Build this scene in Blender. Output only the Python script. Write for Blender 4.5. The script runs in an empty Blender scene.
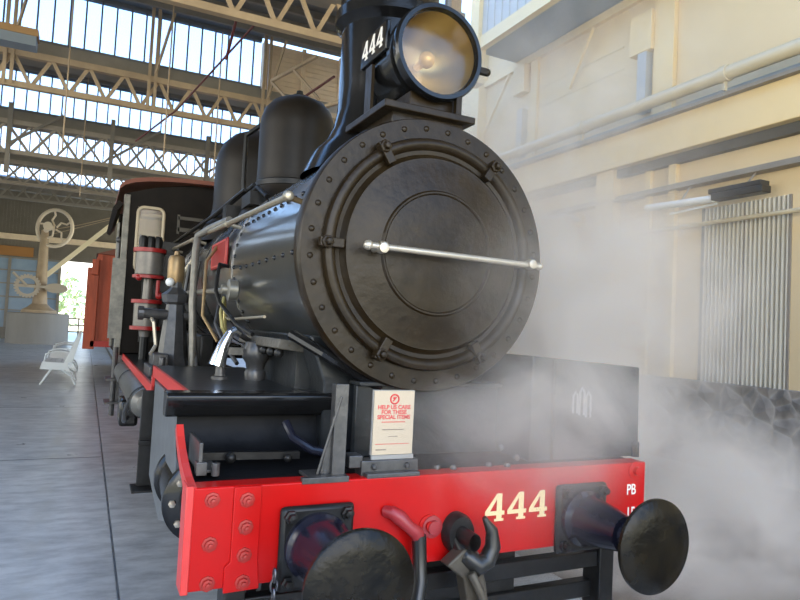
import bpy, bmesh, math, random
from mathutils import Vector, Matrix, Euler
random.seed(7)
PI = math.pi
S = bpy.context.scene
C = S.collection

# ------------------------------------------------------------------ camera, world, light, exposure
def setup():
    f, yaw, pitch, roll = 644.25, 0.45158, 0.04696, 0.05084
    cy, sy, cp, sp = math.cos(yaw), math.sin(yaw), math.cos(pitch), math.sin(pitch)
    fw = Vector((sy*cp, cy*cp, sp)); r0 = Vector((cy, -sy, 0)); u0 = r0.cross(fw)
    cr, sr = math.cos(roll), math.sin(roll)
    r = cr*r0 + sr*u0; u = -sr*r0 + cr*u0
    m = Matrix((r, u, -fw)).transposed().to_4x4()
    m.translation = (-1.46995, -2.38238, 1.46569)
    cam = bpy.data.cameras.new('camera'); cam.sensor_width = 36; cam.lens = f*36/800
    cam.clip_start = 0.05; cam.clip_end = 300
    o = bpy.data.objects.new('camera', cam); C.objects.link(o); o.matrix_world = m
    S.camera = o
    S.view_settings.view_transform = 'Standard'; S.view_settings.look = 'None'
    S.view_settings.gamma = 1; S.view_settings.use_curve_mapping = False
    S.view_settings.exposure = 0.36
    w = bpy.data.worlds.new('sky'); S.world = w; w.use_nodes = True
    nt = w.node_tree; nt.nodes.clear()
    out = nt.nodes.new('ShaderNodeOutputWorld'); bg = nt.nodes.new('ShaderNodeBackground')
    tc = nt.nodes.new('ShaderNodeTexCoord'); sep = nt.nodes.new('ShaderNodeSeparateXYZ')
    rp = nt.nodes.new('ShaderNodeValToRGB')
    els = rp.color_ramp.elements
    els[0].position = 0.0; els[0].color = (0.80, 0.80, 0.62, 1)
    els[1].position = 0.60; els[1].color = (0.32, 0.58, 1.10, 1)
    for p_, c_ in ((0.07, (0.98, 0.97, 0.92)), (0.15, (0.84, 0.92, 1.0)), (0.26, (0.48, 0.73, 1.12))):
        e_ = els.new(p_); e_.color = (*c_, 1)
    nt.links.new(tc.outputs['Generated'], sep.inputs[0]); nt.links.new(sep.outputs['Z'], rp.inputs[0])
    nt.links.new(rp.outputs[0], bg.inputs[0]); bg.inputs[1].default_value = 2.6
    nt.links.new(bg.outputs[0], out.inputs[0])
    def area(name, loc, rot, sx, sy_, power, col):
        l = bpy.data.lights.new(name, 'AREA'); l.shape = 'RECTANGLE'; l.size = sx; l.size_y = sy_
        l.energy = power; l.color = col
        o = bpy.data.objects.new(name, l); C.objects.link(o); o.location = loc; o.rotation_euler = rot
        return o
    # daylight through the open shed doors behind the camera, and through the open left side
    area('doorway_daylight', (-1.5, -9.5, 4.2), (math.radians(80), 0, math.radians(0)), 9, 5.5, 470, (1.0, 0.91, 0.77))
    area('side_daylight', (-11, 2.5, 5.2), (math.radians(65), 0, math.radians(-90)), 10, 4, 520, (1.0, 0.97, 0.92))
    S.cycles.volume_bounces = 3
    S.cycles.max_bounces = 8
    S.cycles.transparent_max_bounces = 24
setup()

# ------------------------------------------------------------------ materials
MATS = {}
def mat(name, col, rough=0.5, metal=0.0, col2=None, scale=6.0, amt=0.5, bump=0.0, bscale=30.0, coat=0.0, spec=0.5, emit=None, detail=5, stretch=(1,1,1)):
    if name in MATS: return MATS[name]
    m = bpy.data.materials.new(name); m.use_nodes = True; nt = m.node_tree
    b = nt.nodes['Principled BSDF']
    b.inputs['Base Color'].default_value = (*col, 1); b.inputs['Roughness'].default_value = rough
    b.inputs['Metallic'].default_value = metal; b.inputs['Coat Weight'].default_value = coat; b.inputs['Coat Roughness'].default_value = 0.14
    b.inputs['Specular IOR Level'].default_value = spec
    tc = nt.nodes.new('ShaderNodeTexCoord'); mp = nt.nodes.new('ShaderNodeMapping')
    mp.inputs['Scale'].default_value = stretch
    nt.links.new(tc.outputs['Object'], mp.inputs[0])
    if col2 is not None:
        n = nt.nodes.new('ShaderNodeTexNoise'); n.inputs['Scale'].default_value = scale; n.inputs['Detail'].default_value = detail
        n.inputs['Roughness'].default_value = 0.65
        nt.links.new(mp.outputs[0], n.inputs['Vector'])
        r = nt.nodes.new('ShaderNodeValToRGB')
        r.color_ramp.elements[0].position = 0.5-amt/2; r.color_ramp.elements[0].color = (*col, 1)
        r.color_ramp.elements[1].position = 0.5+amt/2; r.color_ramp.elements[1].color = (*col2, 1)
        nt.links.new(n.outputs['Fac'], r.inputs[0]); nt.links.new(r.outputs[0], b.inputs['Base Color'])
    if bump:
        n2 = nt.nodes.new('ShaderNodeTexNoise'); n2.inputs['Scale'].default_value = bscale; n2.inputs['Detail'].default_value = 4
        nt.links.new(mp.outputs[0], n2.inputs['Vector'])
        bp = nt.nodes.new('ShaderNodeBump'); bp.inputs['Strength'].default_value = bump; bp.inputs['Distance'].default_value = 0.02
        nt.links.new(n2.outputs['Fac'], bp.inputs['Height']); nt.links.new(bp.outputs[0], b.inputs['Normal'])
    if emit:
        b.inputs['Emission Color'].default_value = (*emit[:3], 1); b.inputs['Emission Strength'].default_value = emit[3]
    MATS[name] = m
    return m

domem = mat('sooty_dome_black', (0.010, 0.0078, 0.006), 0.42, 0, (0.022, 0.017, 0.012), 5, 0.5, 0.06, 14, spec=0.25)
black = mat('black_enamel', (0.004, 0.0042, 0.005), 0.16, 0, (0.012, 0.0115, 0.011), 5, 0.5, 0.05, 14, spec=0.42)
boilerm = mat('boiler_black', (0.014, 0.016, 0.016), 0.30, 0, (0.034, 0.034, 0.030), 4, 0.5, 0.05, 9, coat=1.0, spec=1.0)
oily = mat('oily_smokebox_black', (0.009, 0.0055, 0.0024), 0.34, 0, (0.030, 0.019, 0.008), 7, 0.5, 0.15, 22, spec=0.25)
dull = mat('dull_black', (0.005, 0.005, 0.005), 0.38, 0, (0.018, 0.017, 0.016), 12, 0.5, 0.1, 30, spec=0.3)
deck = mat('deck_black', (0.007, 0.008, 0.009), 0.30, 0, (0.028, 0.031, 0.033), 9, 0.6, 0.12, 25, spec=0.4)
shank = mat('dark_blue_steel', (0.010, 0.011, 0.020), 0.20, 0.0, (0.016, 0.016, 0.026), 6, 0.5, 0.0)
headm = mat('greasy_buffer_face', (0.0022, 0.0022, 0.002), 0.26, 0, (0.016, 0.012, 0.006), 7, 0.3, 0.18, 26, spec=0.22)
red = mat('red_paint', (0.54, 0.004, 0.004), 0.30, 0, (0.44, 0.005, 0.004), 5, 0.6, 0.03, 18, spec=0.25)
redlite = mat('red_edge_paint', (0.70, 0.050, 0.042), 0.3, 0, (0.62, 0.04, 0.035), 9, 0.6)
redplate = mat('red_plate', (0.30, 0.011, 0.010), 0.38)
cream_num = mat('cream_lettering', (0.86, 0.66, 0.34), 0.5)
white_num = mat('white_lettering', (0.85, 0.78, 0.68), 0.5)
silver = mat('bright_steel', (0.56, 0.51, 0.42), 0.34, 0.6, (0.44, 0.39, 0.31), 14, 0.5)
railm = mat('bare_handrail_steel', (0.52, 0.45, 0.33), 0.35, 0.6, (0.36, 0.31, 0.22), 20, 0.5)
chrome = mat('polished_metal', (0.85, 0.85, 0.86), 0.12, 1.0)
brass = mat('tarnished_brass', (0.36, 0.24, 0.11), 0.4, 0.6, (0.22, 0.15, 0.08), 20, 0.5)
greyiron = mat('grey_iron', (0.045, 0.045, 0.047), 0.32, 0.4, (0.11, 0.105, 0.10), 14, 0.5, 0.1, 30)
pumpm = mat('pump_grey', (0.12, 0.11, 0.095), 0.35, 0.3, (0.20, 0.18, 0.155), 12, 0.5)
cabm = mat('cab_black_brown', (0.006, 0.0045, 0.0035), 0.5, 0, (0.014, 0.010, 0.007), 6, 0.5, spec=0.12)
roofred = mat('red_oxide_roof', (0.16, 0.045, 0.025), 0.6, 0, (0.22, 0.07, 0.04), 8, 0.6)
cabin_grey = mat('cab_post_grey', (0.34, 0.32, 0.26), 0.5, 0, (0.12, 0.115, 0.10), 9, 0.5)
framecream = mat('cream_window_frame', (0.55, 0.46, 0.32), 0.45)
wagonred = mat('wagon_red_oxide', (0.50, 0.085, 0.030), 0.55, 0, (0.30, 0.055, 0.022), 5, 0.5, stretch=(3, 3, 0.6))
steelcream = mat('cream_roof_steel', (0.52, 0.385, 0.24), 0.55, 0, (0.36, 0.26, 0.165), 3, 0.6)
steelgrey = mat('grey_roof_steel', (0.20, 0.18, 0.15), 0.55, 0, (0.29, 0.25, 0.20), 3, 0.6)
rodred = mat('dark_red_rod', (0.10, 0.022, 0.020), 0.5)
roofm = mat('roof_sheeting', (0.12, 0.12, 0.118), 0.6, 0, (0.17, 0.165, 0.155), 1.4, 0.6)
mullion = mat('window_bar_grey', (0.15, 0.155, 0.16), 0.5)
louvre = mat('louvre_timber', (0.85, 0.66, 0.45), 0.6, 0, (0.68, 0.52, 0.36), 4, 0.6)
backm = mat('back_wall_brown', (0.15, 0.125, 0.095), 0.65, 0, (0.22, 0.19, 0.15), 1.2, 0.6)
wallcream = mat('cream_wall_paint', (0.74, 0.575, 0.335), 0.6, 0, (0.66, 0.51, 0.30), 1.1, 0.6, 0.02, 8)
trimcream = mat('cream_trim_paint', (0.80, 0.61, 0.32), 0.5, 0, (0.70, 0.53, 0.27), 2.0, 0.6)
pipecream = mat('cream_pipe_paint', (0.62, 0.53, 0.36), 0.4, 0, (0.54, 0.46, 0.31), 2.0, 0.6)
soffitm = mat('blue_grey_soffit', (0.25, 0.29, 0.33), 0.6, 0, (0.20, 0.235, 0.27), 1.5, 0.6)
doorm = mat('corrugated_door', (0.66, 0.61, 0.50), 0.45, 0.0, (0.52, 0.48, 0.40), 2.5, 0.6, stretch=(1, 1, 0.3))
whitem = mat('white_enamel', (0.80, 0.80, 0.76), 0.4)
concrete_pale = mat('pale_concrete', (0.36, 0.33, 0.29), 0.7, 0, (0.26, 0.24, 0.21), 1.0, 0.6, stretch=(1, 1, 0.2))
benchm = mat('white_bench_paint', (0.74, 0.79, 0.80), 0.4)
signface = mat('ivory_card', (0.56, 0.455, 0.32), 0.8, spec=0.2)
signred = mat('sign_red_ink', (0.62, 0.05, 0.05), 0.6)
signgrey = mat('sign_grey_ink', (0.20, 0.15, 0.12), 0.6)
rubber = mat('black_rubber', (0.012, 0.012, 0.012), 0.3, 0, (0.02, 0.019, 0.016), 10, 0.5)
chainm = mat('chain_steel', (0.10, 0.10, 0.11), 0.3, 0.7)
darkgap = mat('dark_cavity', (0.004, 0.004, 0.004), 0.8)
greenery = mat('sunlit_leaves', (0.50, 0.55, 0.10), 0.6, 0, (0.90, 0.90, 0.45), 6, 0.5)  # sunlight is put into the pale yellow, no sun lamp outside
outground = mat('sunlit_ground', (0.75, 0.68, 0.48), 0.8, 0, (0.6, 0.55, 0.4), 3, 0.5)  # lightened colour stands in for sun on the ground
blueglassm = mat('blue_painted_panel', (0.16, 0.24, 0.34), 0.3, 0, (0.24, 0.33, 0.43), 2, 0.6)

def glass(name, tint, rough=0.05, gloss=0.12):
    m = bpy.data.materials.new(name); m.use_nodes = True; nt = m.node_tree; nt.nodes.clear()
    out = nt.nodes.new('ShaderNodeOutputMaterial'); mix = nt.nodes.new('ShaderNodeMixShader')
    t = nt.nodes.new('ShaderNodeBsdfTransparent'); t.inputs[0].default_value = (*tint, 1)
    g = nt.nodes.new('ShaderNodeBsdfGlossy'); g.inputs['Roughness'].default_value = rough
    mix.inputs[0].default_value = gloss
    nt.links.new(t.outputs[0], mix.inputs[1]); nt.links.new(g.outputs[0], mix.inputs[2]); nt.links.new(mix.outputs[0], out.inputs[0])
    return m
pane = glass('window_glass', (0.93, 0.97, 1.0))
lampglass = glass('lamp_glass', (0.82, 0.77, 0.62), 0.10, 0.07)
cabglass = glass('cab_glass', (0.80, 0.72, 0.55), 0.1, 0.04)

def floor_material():
    m = bpy.data.materials.new('shed_concrete'); m.use_nodes = True; nt = m.node_tree; b = nt.nodes['Principled BSDF']
    N, L = nt.nodes.new, nt.links.new
    tc = N('ShaderNodeTexCoord')
    def noise(sc, det, st=(1,1,1)):
        mp = N('ShaderNodeMapping'); mp.inputs['Scale'].default_value = st; L(tc.outputs['Object'], mp.inputs[0])
        n = N('ShaderNodeTexNoise'); n.inputs['Scale'].default_value = sc; n.inputs['Detail'].default_value = det; n.inputs['Roughness'].default_value = 0.65
        L(mp.outputs[0], n.inputs['Vector']); return n.outputs['Fac']
    def ramp(src, a, ca, bb, cb):
        r = N('ShaderNodeValToRGB'); r.color_ramp.elements[0].position = a; r.color_ramp.elements[0].color = (*ca, 1)
        r.color_ramp.elements[1].position = bb; r.color_ramp.elements[1].color = (*cb, 1); L(src, r.inputs[0]); return r.outputs[0]
    base = ramp(noise(0.9, 8), 0.3, (0.43, 0.445, 0.46), 0.72, (0.66, 0.67, 0.67))
    blot = ramp(noise(3.5, 7, (1, 2.2, 1)), 0.36, (0.55, 0.55, 0.56), 0.60, (1, 1, 1))
    mx = N('ShaderNodeMix'); mx.data_type = 'RGBA'; mx.blend_type = 'MULTIPLY'; mx.inputs[0].default_value = 0.8
    L(base, mx.inputs[6]); L(blot, mx.inputs[7])
    # worn pale stripe and worn patches, a fixed shape on the concrete
    sep = N('ShaderNodeSeparateXYZ'); L(tc.outputs['Object'], sep.inputs[0])
    sub = N('ShaderNodeMath'); sub.operation = 'SUBTRACT'; L(sep.outputs['X'], sub.inputs[0]); sub.inputs[1].default_value = -1.66
    ab = N('ShaderNodeMath'); ab.operation = 'ABSOLUTE'; L(sub.outputs[0], ab.inputs[0])
    mr = N('ShaderNodeMapRange'); L(ab.outputs[0], mr.inputs[0]); mr.inputs[1].default_value = 0.09; mr.inputs[2].default_value = 0.02; mr.inputs[3].default_value = 0; mr.inputs[4].default_value = 0.75
    wear = N('ShaderNodeMath'); wear.operation = 'MULTIPLY'; L(mr.outputs[0], wear.inputs[0])
    nr = N('ShaderNodeMapRange'); L(noise(2.2, 6), nr.inputs[0]); nr.inputs[1].default_value = 0.42; nr.inputs[2].default_value = 0.62
    L(nr.outputs[0], wear.inputs[1])
    m2 = N('ShaderNodeMix'); m2.data_type = 'RGBA'; L(wear.outputs[0], m2.inputs[0]); L(mx.outputs[2], m2.inputs[6]); m2.inputs[7].default_value = (0.42, 0.41, 0.38, 1)
    L(m2.outputs[2], b.inputs['Base Color'])
    rr = N('ShaderNodeMapRange'); L(noise(1.6, 5), rr.inputs[0]); rr.inputs[3].default_value = 0.20; rr.inputs[4].default_value = 0.42
    L(rr.outputs[0], b.inputs['Roughness'])
    bp = N('ShaderNodeBump'); bp.inputs['Strength'].default_value = 0.12; bp.inputs['Distance'].default_value = 0.01
    L(noise(60, 4), bp.inputs['Height']); L(bp.outputs[0], b.inputs['Normal'])
    return m
def stone_material():
    m = bpy.data.materials.new('rubble_stone'); m.use_nodes = True; nt = m.node_tree; b = nt.nodes['Principled BSDF']
    N, L = nt.nodes.new, nt.links.new
    tc = N('ShaderNodeTexCoord'); v = N('ShaderNodeTexVoronoi'); v.inputs['Scale'].default_value = 4.2; v.feature = 'DISTANCE_TO_EDGE'
    n = N('ShaderNodeTexNoise'); n.inputs['Scale'].default_value = 4; n.inputs['Detail'].default_value = 8
    v2 = N('ShaderNodeTexVoronoi'); v2.inputs['Scale'].default_value = 3.2
    for k in (v, n, v2): L(tc.outputs['Object'], k.inputs['Vector'])
    r = N('ShaderNodeValToRGB'); r.color_ramp.elements[0].position = 0.0; r.color_ramp.elements[0].color = (0.36, 0.34, 0.31, 1)
    r.color_ramp.elements[1].position = 0.10; r.color_ramp.elements[1].color = (0.27, 0.255, 0.24, 1)
    L(v.outputs['Distance'], r.inputs[0])
    mx = N('ShaderNodeMix'); mx.data_type = 'RGBA'; mx.blend_type = 'MULTIPLY'; mx.inputs[0].default_value = 0.8
    r2 = N('ShaderNodeValToRGB'); r2.color_ramp.elements[0].position = 0.3; r2.color_ramp.elements[0].color = (0.35, 0.33, 0.3, 1); r2.color_ramp.elements[1].position = 0.7; r2.color_ramp.elements[1].color = (1.6, 1.5, 1.4, 1)
    L(n.outputs['Fac'], r2.inputs[0]); L(r.outputs[0], mx.inputs[6]); L(r2.outputs[0], mx.inputs[7]); L(mx.outputs[2], b.inputs['Base Color'])
    bp = N('ShaderNodeBump'); bp.inputs['Strength'].default_value = 0.8; bp.inputs['Distance'].default_value = 0.06
    L(v.outputs['Distance'], bp.inputs['Height']); L(bp.outputs[0], b.inputs['Normal']); b.inputs['Roughness'].default_value = 0.85
    return m

# ------------------------------------------------------------------ mesh helpers
class MB:
    def __init__(s): s.bm = bmesh.new()
    def box(s, x0, x1, y0, y1, z0, z1, rot=None, piv=None):
        v = [s.bm.verts.new((x, y, z)) for x in (x0, x1) for y in (y0, y1) for z in (z0, z1)]
        for f in ((0,1,3,2), (4,6,7,5), (0,4,5,1), (2,3,7,6), (0,2,6,4), (1,5,7,3)): s.bm.faces.new([v[i] for i in f])
        if rot:
            c = Vector(piv) if piv else Vector(((x0+x1)/2, (y0+y1)/2, (z0+z1)/2))
            M = Matrix.Translation(c) @ Euler(rot).to_matrix().to_4x4() @ Matrix.Translation(-c)
            bmesh.ops.transform(s.bm, matrix=M, verts=v)
        return s
    def lathe(s, prof, c, axis='z', n=48, a0=0, a1=2*PI, sx=1.0):
        # prof: (radius, along); along is absolute on the axis coordinate
        c = Vector(c); full = abs(a1-a0-2*PI) < 1e-6; k = n if full else n+1
        rings = []
        for r, h in prof:
            if r < 1e-6: rings.append([s.bm.verts.new(s._p(0, 0, h, c, axis))]*k); continue
            rings.append([s.bm.verts.new(s._p(r*math.cos(a0+(a1-a0)*i/n)*sx, r*math.sin(a0+(a1-a0)*i/n), h, c, axis)) for i in range(k)])
        for A, B in zip(rings, rings[1:]):
            for i in range(n):
                j = (i+1) % k
                vs = []
                for v in (A[i], A[j], B[j], B[i]):
                    if v not in vs: vs.append(v)
                if len(vs) > 2:
                    try: s.bm.faces.new(vs)
                    except ValueError: pass
        return s
    @staticmethod
    def _p(a, b, h, c, axis):
        if axis == 'z': return (c.x+a, c.y+b, h)
        if axis == 'y': return (c.x+a, h, c.z+b)
        return (h, c.y+a, c.z+b)
    def tube(s, pts, r, n=12, cap=True, closed=False):
        pts = [Vector(p) for p in pts]; m = len(pts)
        rr = r if isinstance(r, (list, tuple)) else [r]*m
        rings = []; prev = None
        for i, p in enumerate(pts):
            if closed: t = (pts[(i+1) % m]-pts[i-1]).normalized()
            elif i == 0: t = (pts[1]-p).normalized()
            elif i == m-1: t = (p-pts[i-1]).normalized()
            else: t = ((pts[i+1]-p).normalized()+(p-pts[i-1]).normalized()).normalized()
            if prev is None:
                a = t.orthogonal().normalized()
            else:
                a = (prev-t*prev.dot(t)); a = a.normalized() if a.length > 1e-6 else t.orthogonal().normalized()
            prev = a; b = t.cross(a)
            rings.append([s.bm.verts.new(p+rr[i]*(math.cos(2*PI*k/n)*a+math.sin(2*PI*k/n)*b)) for k in range(n)])
        prs = list(zip(rings, rings[1:]))
        if closed: prs.append((rings[-1], rings[0]))
        for A, B in prs:
            for k in range(n): s.bm.faces.new((A[k], A[(k+1) % n], B[(k+1) % n], B[k]))
        if cap and not closed:
            s.bm.faces.new(list(reversed(rings[0]))); s.bm.faces.new(rings[-1])
        return s
    def prism(s, poly, d, flip=False):
        # poly: list of 3D points, extruded by vector d
        d = Vector(d); A = [s.bm.verts.new(Vector(p)) for p in poly]; B = [s.bm.verts.new(Vector(p)+d) for p in poly]
        n = len(poly)
        s.bm.faces.new(A); s.bm.faces.new(list(reversed(B)))
        for i in range(n): s.bm.faces.new((A[i], B[i], B[(i+1) % n], A[(i+1) % n]))
        return s
    def ball(s, c, r, seg=10, sz=(1,1,1)):
        M = Matrix.Translation(Vector(c)) @ Matrix.Diagonal((r*sz[0], r*sz[1], r*sz[2], 1))
        bmesh.ops.create_uvsphere(s.bm, u_segments=seg, v_segments=max(4, seg//2+1), radius=1, matrix=M); return s
    def bar(s, a, b, w, h=None):
        a, b = Vector(a), Vector(b); h = h or w; t = (b-a).normalized()
        up = Vector((0, 0, 1)) if abs(t.z) < 0.99 else Vector((0, 1, 0))
        x = t.cross(up).normalized(); y = x.cross(t)
        q = [(-w/2, -h/2), (w/2, -h/2), (w/2, h/2), (-w/2, h/2)]
        A = [s.bm.verts.new(a+x*i+y*j) for i, j in q]; B = [s.bm.verts.new(b+x*i+y*j) for i, j in q]
        s.bm.faces.new(list(reversed(A))); s.bm.faces.new(B)
        for i in range(4): s.bm.faces.new((A[i], A[(i+1) % 4], B[(i+1) % 4], B[i]))
        return s
    def build(s, name, m, parent=None, smooth=True, bevel=0.0, ang=35, kind=None):
        bmesh.ops.recalc_face_normals(s.bm, faces=s.bm.faces[:])
        me = bpy.data.meshes.new(name); s.bm.to_mesh(me); s.bm.free()
        me.materials.append(m)
        if smooth:
            for p in me.polygons: p.use_smooth = True
            me.set_sharp_from_angle(angle=math.radians(ang))
        o = bpy.data.objects.new(name, me); C.objects.link(o)
        if parent is not None: o.parent = parent; o.matrix_parent_inverse = parent.matrix_basis.inverted()
        if bevel:
            b = o.modifiers.new('edge', 'BEVEL'); b.width = bevel; b.segments = 2; b.limit_method = 'ANGLE'; b.angle_limit = math.radians(40)
        if kind: o['kind'] = kind
        return o
def thing(name, label, cat, loc=(0,0,0), group=None):
    o = bpy.data.objects.new(name, None); C.objects.link(o); o.location = loc
    o['label'] = label; o['category'] = cat
    if group: o['group'] = group
    o.empty_display_size = 0.2
    return o
def tag(o, label, cat, group=None):
    o['label'] = label; o['category'] = cat
    if group: o['group'] = group
    return o
def copy_tree(o, parent=None):
    c = o.copy(); C.objects.link(c)
    if parent is not None: c.parent = parent; c.matrix_parent_inverse = o.matrix_parent_inverse.copy()
    for ch in [x for x in bpy.data.objects if x.parent == o]: copy_tree(ch, c)
    return c
def text(name, body, size, loc, rot, m, parent=None, ext=0.001, align='CENTER', sx=1.0, bold=0.012):
    cu = bpy.data.curves.new(name, 'FONT'); cu.body = body; cu.size = size; cu.extrude = ext; cu.align_x = align; cu.offset = size*bold
    tmp = bpy.data.objects.new('tmp', cu); C.objects.link(tmp)
    me = bpy.data.meshes.new_from_object(tmp.evaluated_get(bpy.context.evaluated_depsgraph_get()))
    bpy.data.objects.remove(tmp); me.materials.clear(); me.materials.append(m)
    o = bpy.data.objects.new(name, me); C.objects.link(o)
    o.location = loc; o.rotation_euler = rot; o.scale = (sx, 1, 1)
    if parent is not None: o.parent = parent; o.matrix_parent_inverse = parent.matrix_basis.inverted()
    return o
def fours(name, origin, ux, uz, nrm, w, h, pitch, m, parent, t=0.003, n=3):
    # three outlined numerals "4" laid on a plane
    b = MB(); ux, uz, nrm, origin = map(Vector, (ux, uz, nrm, origin))
    def quad(pts, k):
        b.prism([origin+ux*(k*pitch+p[0]*w)+uz*(p[1]*h) for p in pts], nrm*t)
    for k in range(n):
        quad([(0.50,0),(1.0,0),(1.0,0.09),(0.50,0.09)], k)                   # foot
        quad([(0.61,0.09),(0.89,0.09),(0.89,0.22),(0.61,0.22)], k)
        quad([(0.0,0.22),(1.04,0.22),(1.04,0.37),(0.0,0.37)], k)             # bar
        quad([(0.61,0.37),(0.89,0.37),(0.89,1),(0.61,1)], k)                 # stem
        quad([(0.0,0.37),(0.25,0.37),(0.61,0.80),(0.61,1.0)], k)             # slope
    return b.build(name, m, parent, smooth=False)

# ================================================================== SETTING
def setting():
    st = 'structure'
    fm = floor_material()
    GX = -1.22
    MB().box(-26, GX-0.008, -6, 37.5, -0.2, 0).box(GX+0.008, 1.25, -6, 37.5, -0.2, 0).box(1.25, 5.6, 8.0, 37.5, -0.2, 0).box(GX-0.01, GX+0.01, -6, 37.5, -0.2, -0.03).build('floor', fm, kind=st, smooth=False)
    MB().box(1.25, 5.6, -6, 8.0, -0.2, -0.01).build('floor_earth', mat('brown_earth', (0.13, 0.098, 0.072), 0.9, 0, (0.22, 0.175, 0.135), 3, 0.6, 0.5, 14), kind=st, smooth=False)
    m = MB()
    for y in (1.05, 5.0, 9.0, 13.0, 17.0, 22, 27): m.box(-26, GX-0.01, y, y+0.012, 0.0005, 0.0015)
    m.build('trim_1', dull, kind=st, smooth=False)      # slab joints
    # rails the engine stands on
    r = MB()
    for x in (-0.565, 0.565): r.box(x-0.032, x+0.032, -5.5, 36, 0.0, 0.02)
    r.build('trim_2', greyiron, kind=st, smooth=False)
    # ---- right wall, all at x = 5.5
    X = 5.5
    MB().box(X, X+0.2, -6, 3.26-1.12, 1.02, 8).box(X, X+0.2, 3.26, 16, 1.02, 8).box(X, X+0.2, 2.14, 3.26, 3.20, 8).build('wall_right', wallcream, kind=st, smooth=False)
    MB().box(X-0.16, X+0.2, -6, 16, 0, 1.03).build('wall_stone_base', stone_material(), kind=st, smooth=False)
    d = MB()          # corrugated sliding door
    n = 20; y0, y1 = 2.14, 3.26
    pts = []
    for i in range(n*4+1):
        y = y0+(y1-y0)*i/(n*4); ph = (i % 4)/4
        pts.append((X+0.03-(0.055 if (i % 4) in (1, 2) else 0), y))
    vs = [(d.bm.verts.new((x, y, 1.03)), d.bm.verts.new((x, y, 3.20))) for x, y in pts]
    for a, b in zip(vs, vs[1:]): d.bm.faces.new((a[0], b[0], b[1], a[1]))
    dr = d.build('door_1', doorm, kind=st, smooth=False)
    MB().box(X-0.012, X+0.02, 2.68, 2.705, 1.03, 3.20).box(X-0.02, X+0.02, 3.24, 3.28, 1.03, 3.20).box(X-0.02, X+0.02, 2.12, 2.16, 1.03, 3.20).build('door_frame', steelgrey, dr, smooth=False)
    # long horizontal members
    MB().box(X-0.22, X, -6, 16, 3.98, 4.46).build('trim_3', trimcream, kind=st, bevel=0.01)
    MB().box(X-0.30, X, -6, 16, 4.46, 4.50).build('trim_4', steelgrey, kind=st)
    shadem = mat('fascia_shade', (0.07, 0.068, 0.062), 0.6, 0, (0.11, 0.105, 0.095), 2, 0.5)
    MB().box(X-0.10, X, -6, 16, 3.86, 3.98).build('trim_41', shadem, kind=st)  # dark strip painting the shadow band under the fascia
    MB().box(X-0.14, X, -6, 16, 4.50, 4.61).build('trim_42', soffitm, kind=st)  # added grey strip, paints the shade beneath the pipe
    MB().box(X-0.12, X, -6, 16, 3.53, 3.58).box(X-0.16, X, -6, 16, 3.50, 3.53).build('trim_5', steelgrey, kind=st)
    MB().tube([(X-0.34, y, 4.70) for y in (-6, 0, 5, 10, 15.9)], 0.085, 16).build('trim_6', pipecream, kind=st)
    c = MB()
    for y in (-2.2, 0.3, 2.75, 5.2, 7.65, 10): c.lathe([(0.085, y-0.05), (0.10, y-0.05), (0.10, y+0.05), (0.085, y+0.05)], (X-0.34, 0, 4.70), 'y', 16).box(X-0.36, X-0.32, y-0.015, y+0.015, 4.5, 4.62)
    c.build('trim_7', pipecream, kind=st)                # pipe collars on their brackets
    MB().tube([(X-0.10, y, 2.99) for y in (-6, 0, 4.2)], 0.028, 10).build('trim_8', pipecream, kind=st)
    # columns
    k = 9
    for y, z0, z1, w, dp in ((4.88, 1.03, 3.98, 0.36, 0.16), (4.30, 5.58, 6.15, 0.40, 0.14), (3.93, 4.5, 6.42, 0.34, 0.08), (7.2, 5.9, 6.42, 0.34, 0.14), (6.85, 4.5, 6.42, 0.2, 0.06), (3.72, 1.03, 3.98, 0.12, 0.08), (4.15, 1.03, 3.98, 0.10, 0.06), (8.6, 1.03, 8, 0.3, 0.2)):
        MB().box(X-dp, X, y-w/2, y+w/2, z0, z1).build('trim_%d' % k, trimcream, kind=st, bevel=0.008); k += 1
    slotm = mat('pale_grey_slot', (0.40, 0.42, 0.42), 0.5)
    for y in (4.27, 7.15):                               # blue-grey slots beside the upper columns
        MB().box(X-0.125, X, y-0.08, y+0.08, 4.72, 5.60).build('trim_%d' % k, slotm, kind=st); k += 1
    b = MB()
    for z in (5.52, 5.86):
        for i in range(28): b.box(X-0.012, X, 4.75+i*0.072, 4.775+i*0.072, z, z+0.022)
    b.build('trim_%d' % k, pipecream, kind=st, smooth=False); k += 1      # rows of rivets
    MB().box(X-0.08, X, -6, 9, 6.42, 6.55).build('trim_%d' % k, trimcream, kind=st); k += 1
    MB().bar((X-0.2, 5.2, 6.3), (X-0.04, 5.9, 5.6), 0.04).bar((X-0.2, 7.4, 6.3), (X-0.04, 8.6, 5.3), 0.05).build('trim_%d' % k, trimcream, kind=st); k += 1
    # eave gutter: blue-grey soffit with pale fascia and ribbed siding over it
    MB().box(4.58, X, -6, 7.4, 6.56, 6.66).build('ceiling_soffit', soffitm, kind=st, smooth=False)
    MB().box(4.46, 4.58, -6, 7.4, 6.50, 6.72).build('trim_%d' % k, trimcream, kind=st); k += 1
    sd = MB().box(4.50, 4.54, -6, 7.4, 6.72, 9)
    for i in range(60): sd.box(4.485, 4.5, -6+i*0.22, -5.97+i*0.22, 6.72, 9)
    sd.build('wall_upper_right', mat('grey_white_siding', (0.42, 0.42, 0.40), 0.5), kind=st, smooth=False)
    MB().box(4.42, 4.60, 7.15, 7.42, 5.9, 9).build('trim_%d' % k, trimcream, kind=st); k += 1
    # end bay of that wall, lit cream, past the soffit
    MB().box(2.9, X, 15.8, 16, 1, 8).build('wall_cross', wallcream, kind=st, smooth=False)
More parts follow.
